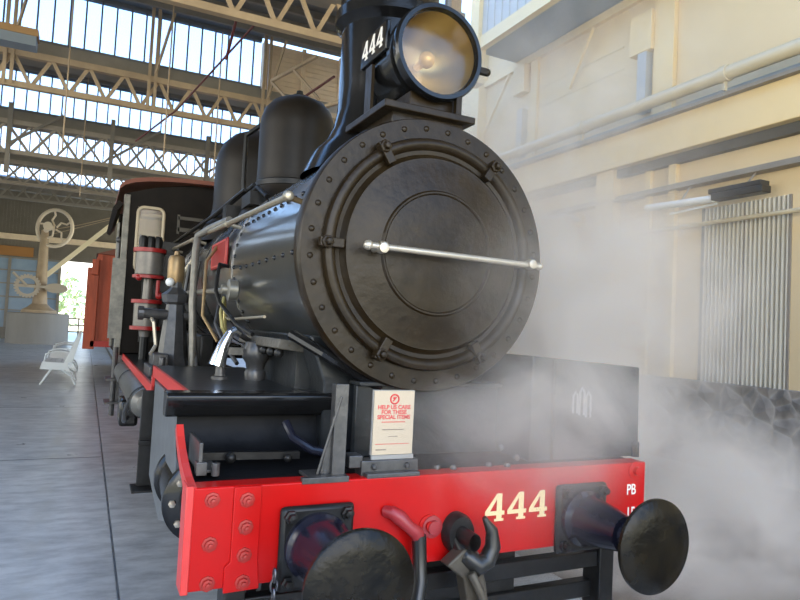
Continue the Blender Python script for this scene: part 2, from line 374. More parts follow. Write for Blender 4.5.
    # ---- sawtooth roof: glazed verticals, slopes rising away from the camera
    ys = [-3.6, 0.8, 5.2, 9.6, 14.0, 18.4, 22.8]
    zb, zt = 5.88, 6.78
    XR = 2.9
    for i, y in enumerate(ys):
        xr = 1.17 if y == 9.6 else XR
        if i >= 0:
            # panes
            p = MB().box(-26, xr, y-0.004, y+0.004, zb, zt).build('window_%d' % (i+1), pane, kind=st, smooth=False)
            g = MB(); x = -26.0
            while x < xr: g.box(x-0.014, x+0.014, y-0.03, y-0.006, zb, zt); x += 0.235
            g.box(-26, xr, y-0.05, y+0.05, zb-0.04, zb+0.02).box(-26, xr, y-0.05, y+0.05, zt-0.02, zt+0.05)
            g.build('glazing_bars', mullion, p, smooth=False)
            MB().box(-26, XR, y-0.16, y+0.16, zb-0.36, zb-0.06).build('trim_%d' % k, steelgrey, kind=st); k += 1      # valley gutter
        yn = y+4.4
        if i < len(ys)-1:
            s = MB(); t = 0.04
            s.prism([(-26, y, zb), (XR, y, zb), (XR, yn, zt+0.06), (-26, yn, zt+0.06)], (0, 0, t))
            s.build('roof_slope', roofm, kind=st, smooth=False)
            pr = MB()
            for q in (0.2, 0.4, 0.6, 0.8):
                yy, zz = y+4.4*q, zb+(zt+0.06-zb)*q
                pr.box(-26, XR, yy-0.03, yy+0.03, zz-0.12, zz-0.005)
            pr.build('trim_%d' % k, steelgrey, kind=st, smooth=False); k += 1
    # slatted timber infill to the right of the nearest window band
    lv = MB()
    for i in range(11): lv.box(1.2, XR, 9.56, 9.62, 5.74+i*0.094, 5.74+i*0.094+0.08, rot=(0.35, 0, 0))
    lv.box(1.2, XR, 9.66, 9.7, 5.6, 6.78)
    for x in (1.2, 1.95, 2.7, 3.45): lv.box(x, x+0.07, 9.50, 9.56, 5.6, 6.78)
    lv.build('wall_louvre', louvre, kind=st, smooth=False)
    # rear roof and back wall
    MB().prism([(-26, 22.8, zb), (8, 22.8, zb), (8, 37.5, 8.6), (-26, 37.5, 8.6)], (0, 0, 0.05)).build('ceiling_rear', roofm, kind=st, smooth=False)
    Y = 37.0
    w = MB().box(-26, -8.6, Y, Y+0.2, 0, 8.5).box(-8.6, -2.85, Y, Y+0.2, 4.3, 8.5).box(-8.6, -2.85, Y, Y+0.2, 0, 0.6).box(-1.25, 8, Y, Y+0.2, 0, 8.5).box(-2.85, -1.25, Y, Y+0.2, 4.3, 8.5)
    for i in range(120): w.box(-12+i*0.16, -11.95+i*0.16, Y-0.03, Y, 4.4, 8.5)
    w.build('wall_back', backm, kind=st, smooth=False)
    MB().box(-26, 8, Y-0.25, Y-0.03, 5.2, 5.5).build('trim_%d' % k, louvre, kind=st, smooth=False); k += 1
    p = MB().box(-8.6, -2.85, Y+0.05, Y+0.06, 0.6, 4.3).build('window_9', blueglassm, kind=st, smooth=False)
    g = MB()
    for x in (-8.55, -6.7, -5.25, -3.9, -2.9): g.box(x-0.07, x+0.07, Y-0.02, Y+0.05, 0.6, 4.3)
    for z in (1.5, 2.2, 2.9, 3.6, 4.25): g.box(-8.6, -2.85, Y, Y+0.05, z-0.03, z+0.03)
    g.build('window_frame', steelgrey, p, smooth=False)
    MB().box(-8.8, -4.2, Y-0.12, Y-0.04, 4.35, 4.85).build('trim_%d' % k, mat('orange_band', (0.36, 0.16, 0.04), 0.6), kind=st); k += 1
    # outside the back door
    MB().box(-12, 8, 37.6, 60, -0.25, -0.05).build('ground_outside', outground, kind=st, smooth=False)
    # ---- trusses
    def truss(y, z0, h, m_, x0=-20.0, x1=XR, pitch=1.12, double=False):
        t = MB()
        t.bar((x0, y, z0), (x1, y, z0), 0.10, 0.09).bar((x0, y, z0+h), (x1, y, z0+h), 0.11, 0.10)
        n = int((x1-x0)/pitch)
        for i in range(n):
            a = x1-i*pitch
            t.bar((a, y-0.02, z0), (a-pitch/2, y-0.02, z0+h), 0.03, 0.055).bar((a-pitch/2, y+0.02, z0+h), (a-pitch, y+0.02, z0), 0.03, 0.055)
            if double: t.bar((a, y+0.05, z0+h), (a-pitch/2, y+0.05, z0), 0.025, 0.045).bar((a-pitch/2, y+0.05, z0), (a-pitch, y+0.05, z0+h), 0.025, 0.045)
        return t.build('roof_truss', m_, kind=st, smooth=False)
    truss(5.2, 5.06, 0.52, steelcream, x1=2.85, pitch=0.50)
    truss(9.3, 5.02, 0.50, steelcream, pitch=0.54)
    steelpale = mat('pale_roof_steel', (0.40, 0.34, 0.27), 0.55, 0, (0.30, 0.25, 0.19), 3, 0.6)
    truss(13.6, 4.86, 0.64, steelpale, pitch=0.95, double=True); truss(18.0, 4.95, 0.58, steelpale, pitch=0.95, double=True); truss(22.4, 5.2, 0.62, steelgrey, pitch=0.9, double=True)
    for y in (5.2, 9.6, 14.0): MB().box(2.72, 2.88, y-0.09, y+0.09, 0, 6.7).build('roof_column', steelcream, kind=st, bevel=0.008)
    # posts and braces between truss and roof
    ps = MB()
    for x in (-6.9, -4.85, -2.82, -0.72, 1.22):
        ps.bar((x-0.05, 9.25, 5.0), (x-0.05, 9.25, 6.9), 0.05).bar((x+0.05, 9.25, 5.0), (x+0.05, 9.25, 6.9), 0.05)
        ps.bar((x+0.04, 9.2, 5.6), (x+0.28, 9.0, 6.7), 0.035)
    ps.build('trim_%d' % k, steelcream, kind=st, smooth=False); k += 1
    ps = MB()
    for x in (-5.2, -3.2, -1.2, 0.9): ps.bar((x, 13.55, 4.4), (x, 13.55, 5.9), 0.09).bar((x, 13.5, 5.0), (x+1.0, 13.5, 5.8), 0.05)
    ps.build('trim_%d' % k, steelgrey, kind=st, smooth=False); k += 1
    rd = MB()
    rd.tube([(0.35, 6.0, 5.5), (-0.35, 8.7, 4.9), (-0.9, 9.6, 4.5)], 0.015, 8).tube([(0.0, 5.3, 5.6), (0.0, 6.4, 5.0)], 0.02, 8)
    rd.tube([(1.75, 7.0, 5.35), (1.0, 9.2, 4.9)], 0.02, 8)
    rd.build('trim_%d' % k, rodred, kind=st); k += 1
    rd = MB()
    for x, y in ((-1.95, 8.4), (-0.55, 8.2), (-1.75, 12.5), (0.35, 9.0)): rd.tube([(x, y, 3.9), (x, y, 6.5)], 0.012, 6)
    rd.bar((1.2, 8.8, 5.0), (1.95, 7.2, 5.05), 0.05).bar((1.2, 8.8, 5.75), (1.7, 7.8, 5.95), 0.05).bar((1.2, 8.8, 5.75), (1.45, 8.3, 5.25), 0.04).bar((1.45, 8.3, 5.85), (1.75, 7.7, 5.2), 0.04)
    rd.build('trim_%d' % k, steelcream, kind=st); k += 1
    MB().box(-2.95, -2.35, 8.1, 8.4, 5.40, 5.50).build('trim_%d' % k, mat('orange_band2', (0.42, 0.24, 0.10), 0.6), kind=st); k += 1
    MB().box(-2.95, -2.37, 8.12, 8.4, 5.26, 5.40).build('trim_%d' % k, soffitm, kind=st); k += 1
setting()

# ================================================================== LOCOMOTIVE
loco = thing('steam_locomotive', 'black steam locomotive numbered 444 with red buffer beam standing on shed track', 'locomotive')
ZC = 1.835
def locomotive():
    L = loco
    # ---- front buffer beam
    beam = MB().box(-1.1, 1.1, 0, 0.10, 0.506, 0.87).build('buffer_beam', red, L, bevel=0.006)
    MB().prism([(-0.965, -0.012, 0.492), (-0.835, -0.012, 0.495), (-0.845, -0.012, 0.60), (-0.845, -0.012, 0.868), (-0.945, -0.012, 0.868), (-0.945, -0.012, 0.60), (-0.965, -0.012, 0.585)], (0, 0.014, 0)).build('joint_plate', red, beam, bevel=0.003)
    MB().box(-1.112, -1.085, -0.006, 0.10, 0.50, 0.878).build('end_cap', redlite, beam, bevel=0.004)
    for x, zs, dy in ((-1.02, (0.825, 0.668, 0.53), 0.0), (-0.897, (0.82, 0.722, 0.622, 0.525), -0.012)):
        for z in zs:
            MB().lathe([(0.029, dy), (0.028, dy-0.004), (0.020, dy-0.005), (0.019, dy-0.018), (0.010, dy-0.019), (0.009, dy-0.028), (0, dy-0.029)], (x, 0, z), 'y', 8).build('bolt', mat('worn_red_bolt', (0.46, 0.012, 0.010), 0.4, 0, (0.26, 0.03, 0.02), 40, 0.5), beam, smooth=False)
    for x, z in ((-0.13, 0.66), (1.03, 0.83)):
        MB().lathe([(0.045, 0.0), (0.045, -0.006), (0.022, -0.008), (0.020, -0.025), (0, -0.027)], (x, 0, z), 'y', 20).build('bolt', red, beam)
    fours('number', (0.148, -0.002, 0.650), (1, 0, 0), (0, 0, 1), (0, -1, 0), 0.098, 0.120, 0.118, cream_num, beam, 0.002)
    text('class_letters', 'PB', 0.072, (1.005, -0.003, 0.716), (PI/2, 0, 0), white_num, beam, sx=0.8)
    text('class_numeral', '15', 0.078, (1.005, -0.003, 0.600), (PI/2, 0, 0), white_num, beam, sx=0.8)
    # ---- buffers
    def buffer(x, z):
        bp = MB().box(x-0.148, x+0.148, -0.035, 0.0, z-0.16, z+0.155).build('buffer', dull, L, bevel=0.03)
        MB().lathe([(0.130, -0.035), (0.128, -0.055), (0.114, -0.07), (0.108, -0.09), (0.094, -0.20), (0.078, -0.285), (0.078, -0.30), (0.055, -0.302), (0.052, -0.36)], (x, 0, z), 'y', 40).build('buffer_housing', shank, bp)
        MB().lathe([(0.05, -0.33), (0.058, -0.345), (0.085, -0.40), (0.15, -0.432), (0.186, -0.440), (0.192, -0.446), (0.192, -0.460), (0.186, -0.466), (0.12, -0.478), (0.0, -0.484)], (x, 0, z), 'y', 64).build('buffer_head', headm, bp)
        for sx in (-1, 1):
            for sz in (-1, 1):
                MB().lathe([(0.026, -0.035), (0.026, -0.052), (0.018, -0.054), (0.016, -0.072), (0, -0.075)], (x+sx*0.112, 0, z+sz*0.120), 'y', 6).build('bolt', dull, bp, smooth=False)
    buffer(-0.625, 0.632); buffer(0.675, 0.638)
    # ---- smokebox, front ring, door
    MB().lathe([(0.62, 0.36), (0.62, 1.95), (0.628, 1.95), (0.628, 2.02), (0.60, 2.02), (0.60, 4.7), (0.63, 4.7), (0.63, 6.05)], (0, 0, ZC), 'y', 96).build('boiler', boilerm, L)
    boil = [o for o in bpy.data.objects if o.name == 'boiler'][0]
    for y in (2.55, 3.25, 3.95, 4.65): MB().lathe([(0.60, y), (0.606, y), (0.606, y+0.05), (0.60, y+0.05)], (0, 0, ZC), 'y', 96).build('boiler_band', black, boil)
    spots = []
    for z, ys in ((0.27, [0.5+0.13*i for i in range(11)]), (-0.03, [0.55+0.16*i for i in range(8)])):
        for y in ys: spots.append((-math.sqrt(0.62**2-z*z), y, ZC+z))
    for i in range(22):
        a = PI*0.55+PI*(i/21)*0.8; spots.append((0.62*math.cos(a), 1.88, ZC+0.62*math.sin(a)))
    for p in spots: MB().ball(p, 0.013, 8).build('rivet', black, boil)
    ring = MB().lathe([(0.62, 0.42), (0.655, 0.42), (0.658, 0.41), (0.658, 0.345), (0.650, 0.33), (0.55, 0.33), (0.54, 0.36), (0.0, 0.36)], (0, 0, ZC), 'y', 96).build('smokebox_front', oily, L)
    for i in range(32):
        a = 2*PI*(i+0.5)/32
        MB().lathe([(0.015, 0.331), (0.013, 0.325), (0.007, 0.321), (0, 0.320)], (0.607*math.cos(a), 0, ZC+0.607*math.sin(a)), 'y', 10).build('rivet', oily, ring)
    door = MB().lathe([(0.553, 0.335), (0.556, 0.31), (0.548, 0.292), (0.532, 0.284), (0.517, 0.286), (0.503, 0.297), (0.497, 0.312), (0.478, 0.314), (0.462, 0.300), (0.455, 0.288), (0.447, 0.288), (0.40, 0.278), (0.298, 0.262), (0.290, 0.252), (0.283, 0.252), (0.276, 0.259), (0.20, 0.252), (0.0, 0.248)], (0, 0, ZC), 'y', 96).build('smokebox_door', oily, L)
    for ang in (123, 180, 241, 299, 0, 57):
        a = math.radians(ang); cx, cz = 0.525*math.cos(a), ZC+0.525*math.sin(a)
        d = MB().box(cx-0.055, cx+0.055, 0.262, 0.305, cz-0.021, cz+0.021, rot=(0, -a, 0))
        d.lathe([(0.030, 0.30), (0.030, 0.250), (0.018, 0.248), (0.016, 0.226), (0, 0.224)], (0.55*math.cos(a), 0, ZC+0.55*math.sin(a)), 'y', 6)
        d.build('door_clamp', oily, door, smooth=False, bevel=0.004)
    h = MB().tube([(-0.395, 0.175, 1.827), (0.0, 0.172, 1.822), (0.525, 0.175, 1.815)], 0.0145, 14)
    h.ball((-0.395, 0.175, 1.827), 0.022, 12).ball((0.525, 0.175, 1.815), 0.019, 12)
    h.lathe([(0.025, -0.345), (0.025, -0.31)], (0, 0.175, 1.826), 'x', 14).lathe([(0.021, 0.46), (0.021, 0.485)], (0, 0.175, 1.816), 'x', 14)
    h.build('door_handrail', silver, door)
    for x in (-0.328, 0.47):
        MB().tube([(x, 0.30, 1.82), (x, 0.175, 1.82)], 0.013, 10).lathe([(0.0, 0.145), (0.022, 0.15), (0.026, 0.175), (0.022, 0.20), (0.012, 0.205)], (x, 0, 1.82), 'y', 14).build('handrail_knob', silver, door)
    # ---- chimney
    MB().lathe([(0.46, 2.30), (0.40, 2.43), (0.335, 2.50), (0.292, 2.58), (0.272, 2.68), (0.268, 2.80), (0.268, 3.15), (0.285, 3.17), (0.31, 3.19), (0.31, 3.25), (0.285, 3.27), (0.285, 3.45), (0.33, 3.52), (0.33, 3.60), (0.26, 3.60), (0.25, 3.2), (0, 3.1)], (0, 0.98, 0), 'z', 64).build('chimney', black, L)
    # ---- domes
    d1 = MB().lathe([(0.44, 2.30), (0.385, 2.42), (0.335, 2.49), (0.310, 2.56), (0.305, 2.66), (0.305, 3.06), (0.298, 3.14), (0.270, 3.22), (0.215, 3.285), (0.14, 3.32), (0.12, 3.33), (0.12, 3.205), (0, 3.35)], (0, 2.75, 0), 'z', 64).build('sand_dome', domem, L)
    MB().lathe([(0.06, 3.20), (0.06, 3.36), (0.03, 3.37), (0.025, 3.40), (0, 3.41)], (0.0, 2.75, 0), 'z', 20).build('dome_cap', dull, d1)
    MB().lathe([(0.307, 2.55), (0.316, 2.56), (0.316, 2.60), (0.307, 2.61)], (0, 2.75, 0), 'z', 64).build('dome_band', dull, d1)
    MB().lathe([(0.56, 2.22), (0.50, 2.38), (0.455, 2.46), (0.432, 2.54), (0.425, 2.64), (0.425, 2.98), (0.41, 3.10), (0.36, 3.22), (0.27, 3.31), (0.15, 3.365), (0, 3.38)], (0, 4.05, 0), 'z', 64).build('steam_dome', domem, L)
    MB().tube([(-0.26, 3.3, 2.35), (-0.30, 3.30, 2.7), (-0.30, 3.32, 3.12), (-0.20, 3.20, 3.2)], 0.022, 10).build('dome_pipe', dull, L)
    rods = MB()
    for o_ in (0, 0.07): rods.tube([(-0.34-o_, 2.7, 2.56-o_*0.7), (-0.43-o_, 3.6, 2.46-o_*0.7), (-0.52-o_, 5.95, 2.42-o_*0.7)], 0.016, 8)
    rods.box(-0.42, -0.30, 2.45, 2.75, 2.36, 2.46).box(-0.50, -0.36, 2.95, 3.1, 2.30, 2.42)
    rods.tube([(-0.33, 2.3, 2.40), (-0.36, 2.5, 2.50), (-0.36, 2.75, 2.46)], 0.018, 8)
    rods.build('sanding_rods', dull, L)
    # ---- headlamp
    HZ, HX = 2.83, -0.005
    lamp = MB().lathe([(0.205, 0.345), (0.212, 0.318), (0.232, 0.318), (0.240, 0.330), (0.240, 0.362), (0.228, 0.372), (0.216, 0.378), (0.216, 0.41), (0.232, 0.415), (0.232, 0.45), (0.218, 0.455), (0.218, 0.70), (0.15, 0.74), (0, 0.74)], (HX, 0, HZ), 'y', 72).build('headlamp', black, L)
    MB().lathe([(0.203, 0.345), (0.196, 0.385), (0.168, 0.455), (0.118, 0.52), (0.055, 0.56), (0, 0.57)], (HX, 0, HZ), 'y', 64).build('reflector', mat('brass_reflector', (0.52, 0.43, 0.27), 0.38, 1.0, (0.42, 0.34, 0.20), 6, 0.5), lamp)
    MB().ball((HX-0.01, 0.45, HZ), 0.042, 16).tube([(HX-0.01, 0.47, HZ), (HX-0.01, 0.56, HZ)], 0.022, 10).build('bulb', mat('amber_bulb', (0.80, 0.55, 0.28), 0.12, 0.2), lamp)
    MB().lathe([(0.206, 0.340), (0.15, 0.331), (0, 0.327)], (HX, 0, HZ), 'y', 48).build('lamp_lens', lampglass, lamp)
    MB().box(HX+0.225, HX+0.285, 0.34, 0.37, HZ-0.045, HZ-0.015).ball((HX+0.29, 0.355, HZ-0.03), 0.02, 10).build('lamp_catch', oily, lamp)
    MB().box(HX+0.10, HX+0.13, 0.32, 0.35, HZ-0.29, HZ-0.2).build('lamp_catch', oily, lamp)
    for sgn in (-1, 1):
        nb = MB().box(HX+sgn*0.232-0.012, HX+sgn*0.232+0.012, 0.44, 0.76, HZ+0.0, HZ+0.15)
        xq = sorted((HX+sgn*0.195, HX+sgn*0.235)); nb.box(xq[0], xq[1], 0.47, 0.74, HZ+0.04, HZ+0.09)
        nb = nb.build('number_board', black, lamp, bevel=0.006)
        if sgn < 0: fours('number', (HX-0.2445, 0.735, HZ+0.03), (0, -1, 0), (0, 0, 1), (-1, 0, 0), 0.072, 0.10, 0.092, white_num, nb, 0.002)
        br = MB().box(HX+sgn*0.235-0.008, HX+sgn*0.235+0.008, 0.60, 0.68, 2.53, HZ-0.02)
        br.build('side_bracket', oily, lamp)
    pl = MB().box(-0.30, 0.19, 0.29, 0.80, 2.495, 2.53).box(-0.24, 0.15, 0.34, 0.76, 2.43, 2.50)
    pl.box(-0.13, 0.12, 0.38, 0.68, 2.52, 2.63)
    pl.build('lamp_platform', oily, lamp, bevel=0.005)
    # ---- saddle under the smokebox
    MB().prism([(-0.44, 0.52, 0.7), (-0.44, 0.52, 1.20), (-0.52, 0.52, 1.42), (0.52, 0.52, 1.42), (0.44, 0.52, 1.20), (0.44, 0.52, 0.7)], (0, 1.3, 0)).build('smokebox_saddle', deck, L, bevel=0.01)
    for sgn in (-1, 1):
        xa, xb = sorted((sgn*0.62, sgn*0.44)); xc, xd = sorted((sgn*0.52, sgn*0.43))
        f = MB().box(xa, xb, 0.70, 1.60, 1.335, 1.385, rot=(0, -0.12*sgn, 0)).build('saddle_flange', mat('greasy_grey_casting', (0.06, 0.055, 0.046), 0.5, 0.1, (0.13, 0.115, 0.09), 30, 0.5, 0.3, 40), L, bevel=0.006)
        MB().box(xc, xd, 0.72, 1.58, 1.14, 1.34).build('saddle_wall', deck, f)
        for i in range(6):
            MB().ball((sgn*0.595, 0.77+i*0.15, 1.322), 0.026, 8).build('bolt', dull, f)
    # pipes running from the saddle down the front
    MB().tube([(-0.58, 0.62, 1.42), (-0.47, 0.45, 1.34), (-0.30, 0.40, 1.24), (-0.20, 0.40, 1.20)], 0.028, 10).build('steam_pipe', black, L)
    MB().tube([(-0.62, 0.5, 1.02), (-0.60, 0.44, 0.96), (-0.52, 0.40, 0.91), (-0.46, 0.38, 0.90)], 0.02, 10).build('drain_pipe', shank, L)
    # ---- curved front apron and its red edge
    prof = [(0.02, 0.866), (0.30, 0.866), (0.46, 0.868), (0.54, 0.885), (0.585, 0.93), (0.60, 1.0), (0.605, 1.10)]
    ap = MB()
    up = [(-1.08, y, z) for y, z in prof]; lo = [(-1.08, y+0.012, z-0.014) for y, z in reversed(prof)]
    ap.prism(up+lo, (2.16, 0, 0)); ap = ap.build('front_apron', mat('apron_black', (0.003, 0.0035, 0.0045), 0.5, 0, (0.010, 0.010, 0.011), 9, 0.6, 0.12, 25, spec=0.12), L)
    e = MB()
    prof2 = [(0.0, 0.874), (0.12, 0.888), (0.22, 0.915), (0.31, 0.95), (0.38, 0.99), (0.43, 1.03)]
    lo2 = [(-1.104, y+0.028, z-0.05+0.025*y/0.43) for y, z in reversed(prof2)]
    e.prism([(-1.104, y, z) for y, z in prof2]+lo2, (0.028, 0, 0)); e.build('apron_edge', redlite, ap, smooth=False)
    MB().bar((-1.02, 0.34, 0.915), (-0.60, 0.34, 0.905), 0.03, 0.03).ball((-0.90, 0.30, 0.91), 0.022, 10).ball((-0.66, 0.30, 0.90), 0.018, 10).build('apron_rail', dull, ap)
    MB().box(-1.05, -1.035, 0.16, 0.42, 0.885, 1.00).box(-1.05, -0.97, 0.16, 0.42, 0.885, 0.897).box(-1.06, -1.02, 0.14, 0.19, 0.88, 0.93).tube([(-0.99, 0.13, 0.88), (-0.99, 0.13, 0.93)], 0.016, 8).build('tool_bracket', greyiron, ap, smooth=False, bevel=0.003)
    # ---- bull-nosed front angle + running boards
    bn = [(-1.14, 0.63, 1.152), (-1.14, 0.51, 1.152), (-1.14, 0.495, 1.14), (-1.14, 0.495, 1.115), (-1.14, 0.53, 1.055), (-1.14, 0.545, 1.045), (-1.14, 0.63, 1.045)]
    MB().prism(bn, (0.80, 0, 0)).build('running_board_nose', black, L, bevel=0.006)
    for sgn in (-1, 1):
        x0, x1 = sorted((sgn*1.05, sgn*0.45))
        rb = MB().box(x0, x1, 0.62, 2.20, 1.135, 1.15).build('running_board', deck, L)
        xe = sorted((sgn*1.052, sgn*1.035))
        MB().box(xe[0], xe[1], 0.62, 2.20, 1.085, 1.152).prism([(xe[0], 2.14, 1.02), (xe[0], 2.20, 0.96), (xe[0], 2.20, 1.152), (xe[0], 2.14, 1.152)], (0.017, 0, 0)).build('edge_strip', redlite, rb, smooth=False)
        x0, x1 = sorted((sgn*1.05, sgn*0.50))
        rb = MB().box(x0, x1, 2.20, 8.3, 1.005, 1.02).build('running_board', deck, L)
        MB().box(xe[0], xe[1], 2.20, 8.3, 0.955, 1.022).build('edge_strip', redlite, rb, smooth=False)
        MB().box(sgn*0.50-0.01, sgn*0.50+0.01, 0.7, 6.0, 0.55, 1.14).build('main_frame', black, L)
        # cylinders behind the beam
        cx = sgn*0.93
        cy = MB().lathe([(0, 0.60), (0.06, 0.595), (0.172, 0.60), (0.19, 0.61), (0.19, 0.645), (0.165, 0.655), (0.165, 1.05), (0.18, 1.06), (0.18, 1.10), (0, 1.11)], (cx, 0, 0.66), 'y', 48).build('cylinder', black, L)
        for i in range(10):
            a = 2*PI*i/10
            MB().lathe([(0.016, 0.602), (0.016, 0.585), (0, 0.583)], (cx+0.15*math.cos(a), 0, 0.66+0.15*math.sin(a)), 'y', 6).build('bolt', silver, cy, smooth=False)
        xs = sorted((sgn*1.065, sgn*1.045))
        MB().prism([(xs[0], 0.66, 1.08), (xs[0], 1.80, 1.08), (xs[0], 1.80, 0.52), (xs[0], 1.2, 0.42), (xs[0], 0.66, 0.56)], (0.02, 0, 0)).build('side_plate', mat('blue_grey_plate', (0.085, 0.095, 0.105), 0.4, 0, (0.16, 0.17, 0.18), 12, 0.5), L)
        MB().tube([(sgn*0.72, 1.10, 0.66), (sgn*0.72, 2.4, 0.655)], 0.03, 12).build('piston_rod', silver, L)
        # wheels
        for y, r in ((0.95, 0.33), (2.05, 0.33), (3.0, 0.49), (4.35, 0.49), (5.7, 0.49)):
            w = MB().lathe([(r-0.07, -0.04), (r, -0.05), (r, 0.05), (r+0.025, 0.055), (r+0.025, 0.07), (r-0.07, 0.07), (r-0.07, -0.04)], (0, y, r+0.02), 'x', 48)
            for v in w.bm.verts: v.co.x = sgn*0.60-sgn*v.co.x
            w = w.build('wheel', dull, L)
            sp = MB()
            for i in range(12 if r > 0.4 else 9):
                a = 2*PI*i/(12 if r > 0.4 else 9)
                sp.bar((sgn*0.6, y+0.06*math.cos(a), r+0.02+0.06*math.sin(a)), (sgn*0.6, y+(r-0.05)*math.cos(a), r+0.02+(r-0.05)*math.sin(a)), 0.03, 0.03)
            sp.lathe([(0.0, sgn*0.6-0.07), (0.085, sgn*0.6-0.07), (0.085, sgn*0.6+0.07), (0.0, sgn*0.6+0.07)], (0, y, r+0.02), 'x', 20)
            sp.build('spokes', dull, w)
        MB().bar((sgn*0.69, 3.0, 0.51), (sgn*0.69, 5.7, 0.51), 0.04, 0.09).build('side_rod', greyiron, L); MB().bar((sgn*0.74, 2.4, 0.655), (sgn*0.73, 4.35, 0.53), 0.04, 0.08).build('connecting_rod', greyiron, L)
    # right-hand front tool box with its three-slot vent
    tb = MB().prism([(0.47, 0.12, 0.872), (0.47, 0.12, 1.375), (1.165, 0.12, 1.335), (1.175, 0.12, 0.872)], (0, 0.48, 0)).build('front_locker', deck, L, bevel=0.008)
    v = MB()
    for i, (zz0, zz1) in enumerate(((1.10, 1.205), (1.09, 1.225), (1.08, 1.205))):
        x = 0.735+i*0.042
        v.tube([(x-0.014, 0.116, zz0), (x-0.014, 0.116, zz1-0.02), (x, 0.116, zz1), (x+0.014, 0.116, zz1-0.02), (x+0.014, 0.116, zz0)], 0.0055, 6)
    v.build('locker_vent', mat('pale_vent', (0.40, 0.41, 0.42), 0.4), tb)
    MB().box(0.585, 0.60, 0.108, 0.12, 0.875, 1.36).build('locker_seam', black, tb)
    MB().tube([(1.13, 0.10, 0.875), (1.13, 0.10, 0.95)], 0.02, 8).build('locker_catch', black, tb)
    MB().box(-0.32, 0.47, 0.40, 0.44, 0.87, 1.20).box(-0.32, 0.47, 0.36, 0.50, 1.20, 1.22).build('saddle_front_plate', deck, L, bevel=0.004)
    for x, y, z in ((-0.05, 0.09, 0.875), (0.02, 0.07, 0.875), (0.22, 0.09, 0.875), (0.30, 0.06, 0.875), (0.38, 0.10, 0.90), (0.36, 0.20, 0.93)): MB().ball((x, y, z), 0.016, 8).build('bolt', greyiron, ap)
    # ---- lamp iron brackets on the beam
    g = MB().box(-0.545, -0.53, 0.035, 0.12, 0.875, 1.235).prism([(-0.54, 0.05, 0.885), (-0.54, 0.05, 1.20), (-0.60, 0.05, 0.885), ], (0, 0.012, 0))
    g.box(-0.56, -0.505, 0.03, 0.045, 0.86, 1.24).box(-0.66, -0.50, 0.02, 0.14, 0.872, 0.885).box(-0.69, -0.50, -0.008, 0.02, 0.862, 0.885)
    g.tube([(-0.615, 0.045, 0.885), (-0.535, 0.03, 1.19)], 0.006, 6)
    for x in (-0.58, -0.535): g.lathe([(0.014, 0.885), (0.014, 0.90), (0.008, 0.90), (0.008, 0.925), (0, 0.927)], (x, 0.06, 0), 'z', 6)
    g.build('lamp_bracket', greyiron, L, smooth=False, bevel=0.002)
    g = MB().box(-0.43, -0.17, 0.04, 0.11, 0.868, 0.93).box(-0.48, -0.42, 0.05, 0.13, 0.90, 0.95).box(-0.42, -0.18, 0.0, 0.04, 0.866, 0.885)
    for x in (-0.375, -0.225): g.ball((x, 0.035, 0.905), 0.013, 8)
    g.build('notice_bracket', greyiron, L, smooth=False, bevel=0.004)
    # ---- drawgear
    MB().tube([(-0.335, 0.0, 0.735), (-0.315, -0.03, 0.735), (-0.285, -0.045, 0.715), (-0.25, -0.06, 0.68), (-0.215, -0.06, 0.655), (-0.205, -0.06, 0.625)], [0.022, 0.026, 0.030, 0.024, 0.030, 0.026], 12).build('brake_pipe', mat('dusty_red', (0.26, 0.014, 0.018), 0.4, 0, (0.36, 0.03, 0.035), 20, 0.5), L)
    MB().tube([(-0.205, -0.06, 0.645), (-0.20, -0.065, 0.56), (-0.205, -0.09, 0.47), (-0.24, -0.13, 0.38), (-0.31, -0.16, 0.28)], [0.030, 0.029, 0.028, 0.027, 0.026], 14).build('brake_hose', rubber, L)
    MB().lathe([(0.046, 0), (0.046, -0.012), (0.030, -0.014), (0.028, -0.03), (0, -0.032)], (-0.115, 0, 0.655), 'y', 24).build('blanking_boss', mat('dusty_red', (0.26, 0.014, 0.018), 0.4, 0, (0.36, 0.03, 0.035), 20, 0.5), L)
    MB().lathe([(0.085, 0), (0.085, -0.04), (0.075, -0.06), (0.04, -0.06), (0.035, -0.16)], (0.0, 0, 0.625), 'y', 28, sx=0.8).build('drawhook_socket', dull, L)
    HOOK = [(-0.01, -0.04, 0.60), (0.0, -0.10, 0.55), (0.045, -0.12, 0.515), (0.09, -0.12, 0.535), (0.115, -0.12, 0.59), (0.105, -0.12, 0.655), (0.065, -0.12, 0.71)]
    MB().tube(HOOK, [0.036, 0.042, 0.043, 0.038, 0.034, 0.026, 0.010], 12).build('drawhook', rubber, L)
    MB().prism([(-0.10, -0.12, 0.53), (-0.02, -0.12, 0.59), (0.05, -0.12, 0.57), (0.09, -0.12, 0.44), (0.12, -0.12, 0.30), (0.02, -0.12, 0.30), (-0.02, -0.12, 0.47)], (0, 0.07, 0)).tube([(0.0, -0.14, 0.50), (0.05, -0.16, 0.40), (0.06, -0.16, 0.28)], 0.02, 8).build('coupling_link', mat('brown_iron', (0.06, 0.048, 0.036), 0.5, 0.3, (0.10, 0.085, 0.06), 20, 0.5), L, bevel=0.01)
    ch = MB(); z = 0.55; i = 0
    while z > 0.32:
        pts = []
        for q in range(10):
            a = 2*PI*q/10; u_, v_ = 0.013*math.cos(a), 0.024*math.sin(a)
            pts.append((-0.79+(u_ if i % 2 else 0), -0.05+(0 if i % 2 else u_), z+v_))
        ch.tube(pts, 0.005, 6, closed=True); z -= 0.036; i += 1
    ch.build('safety_chain', chainm, L)
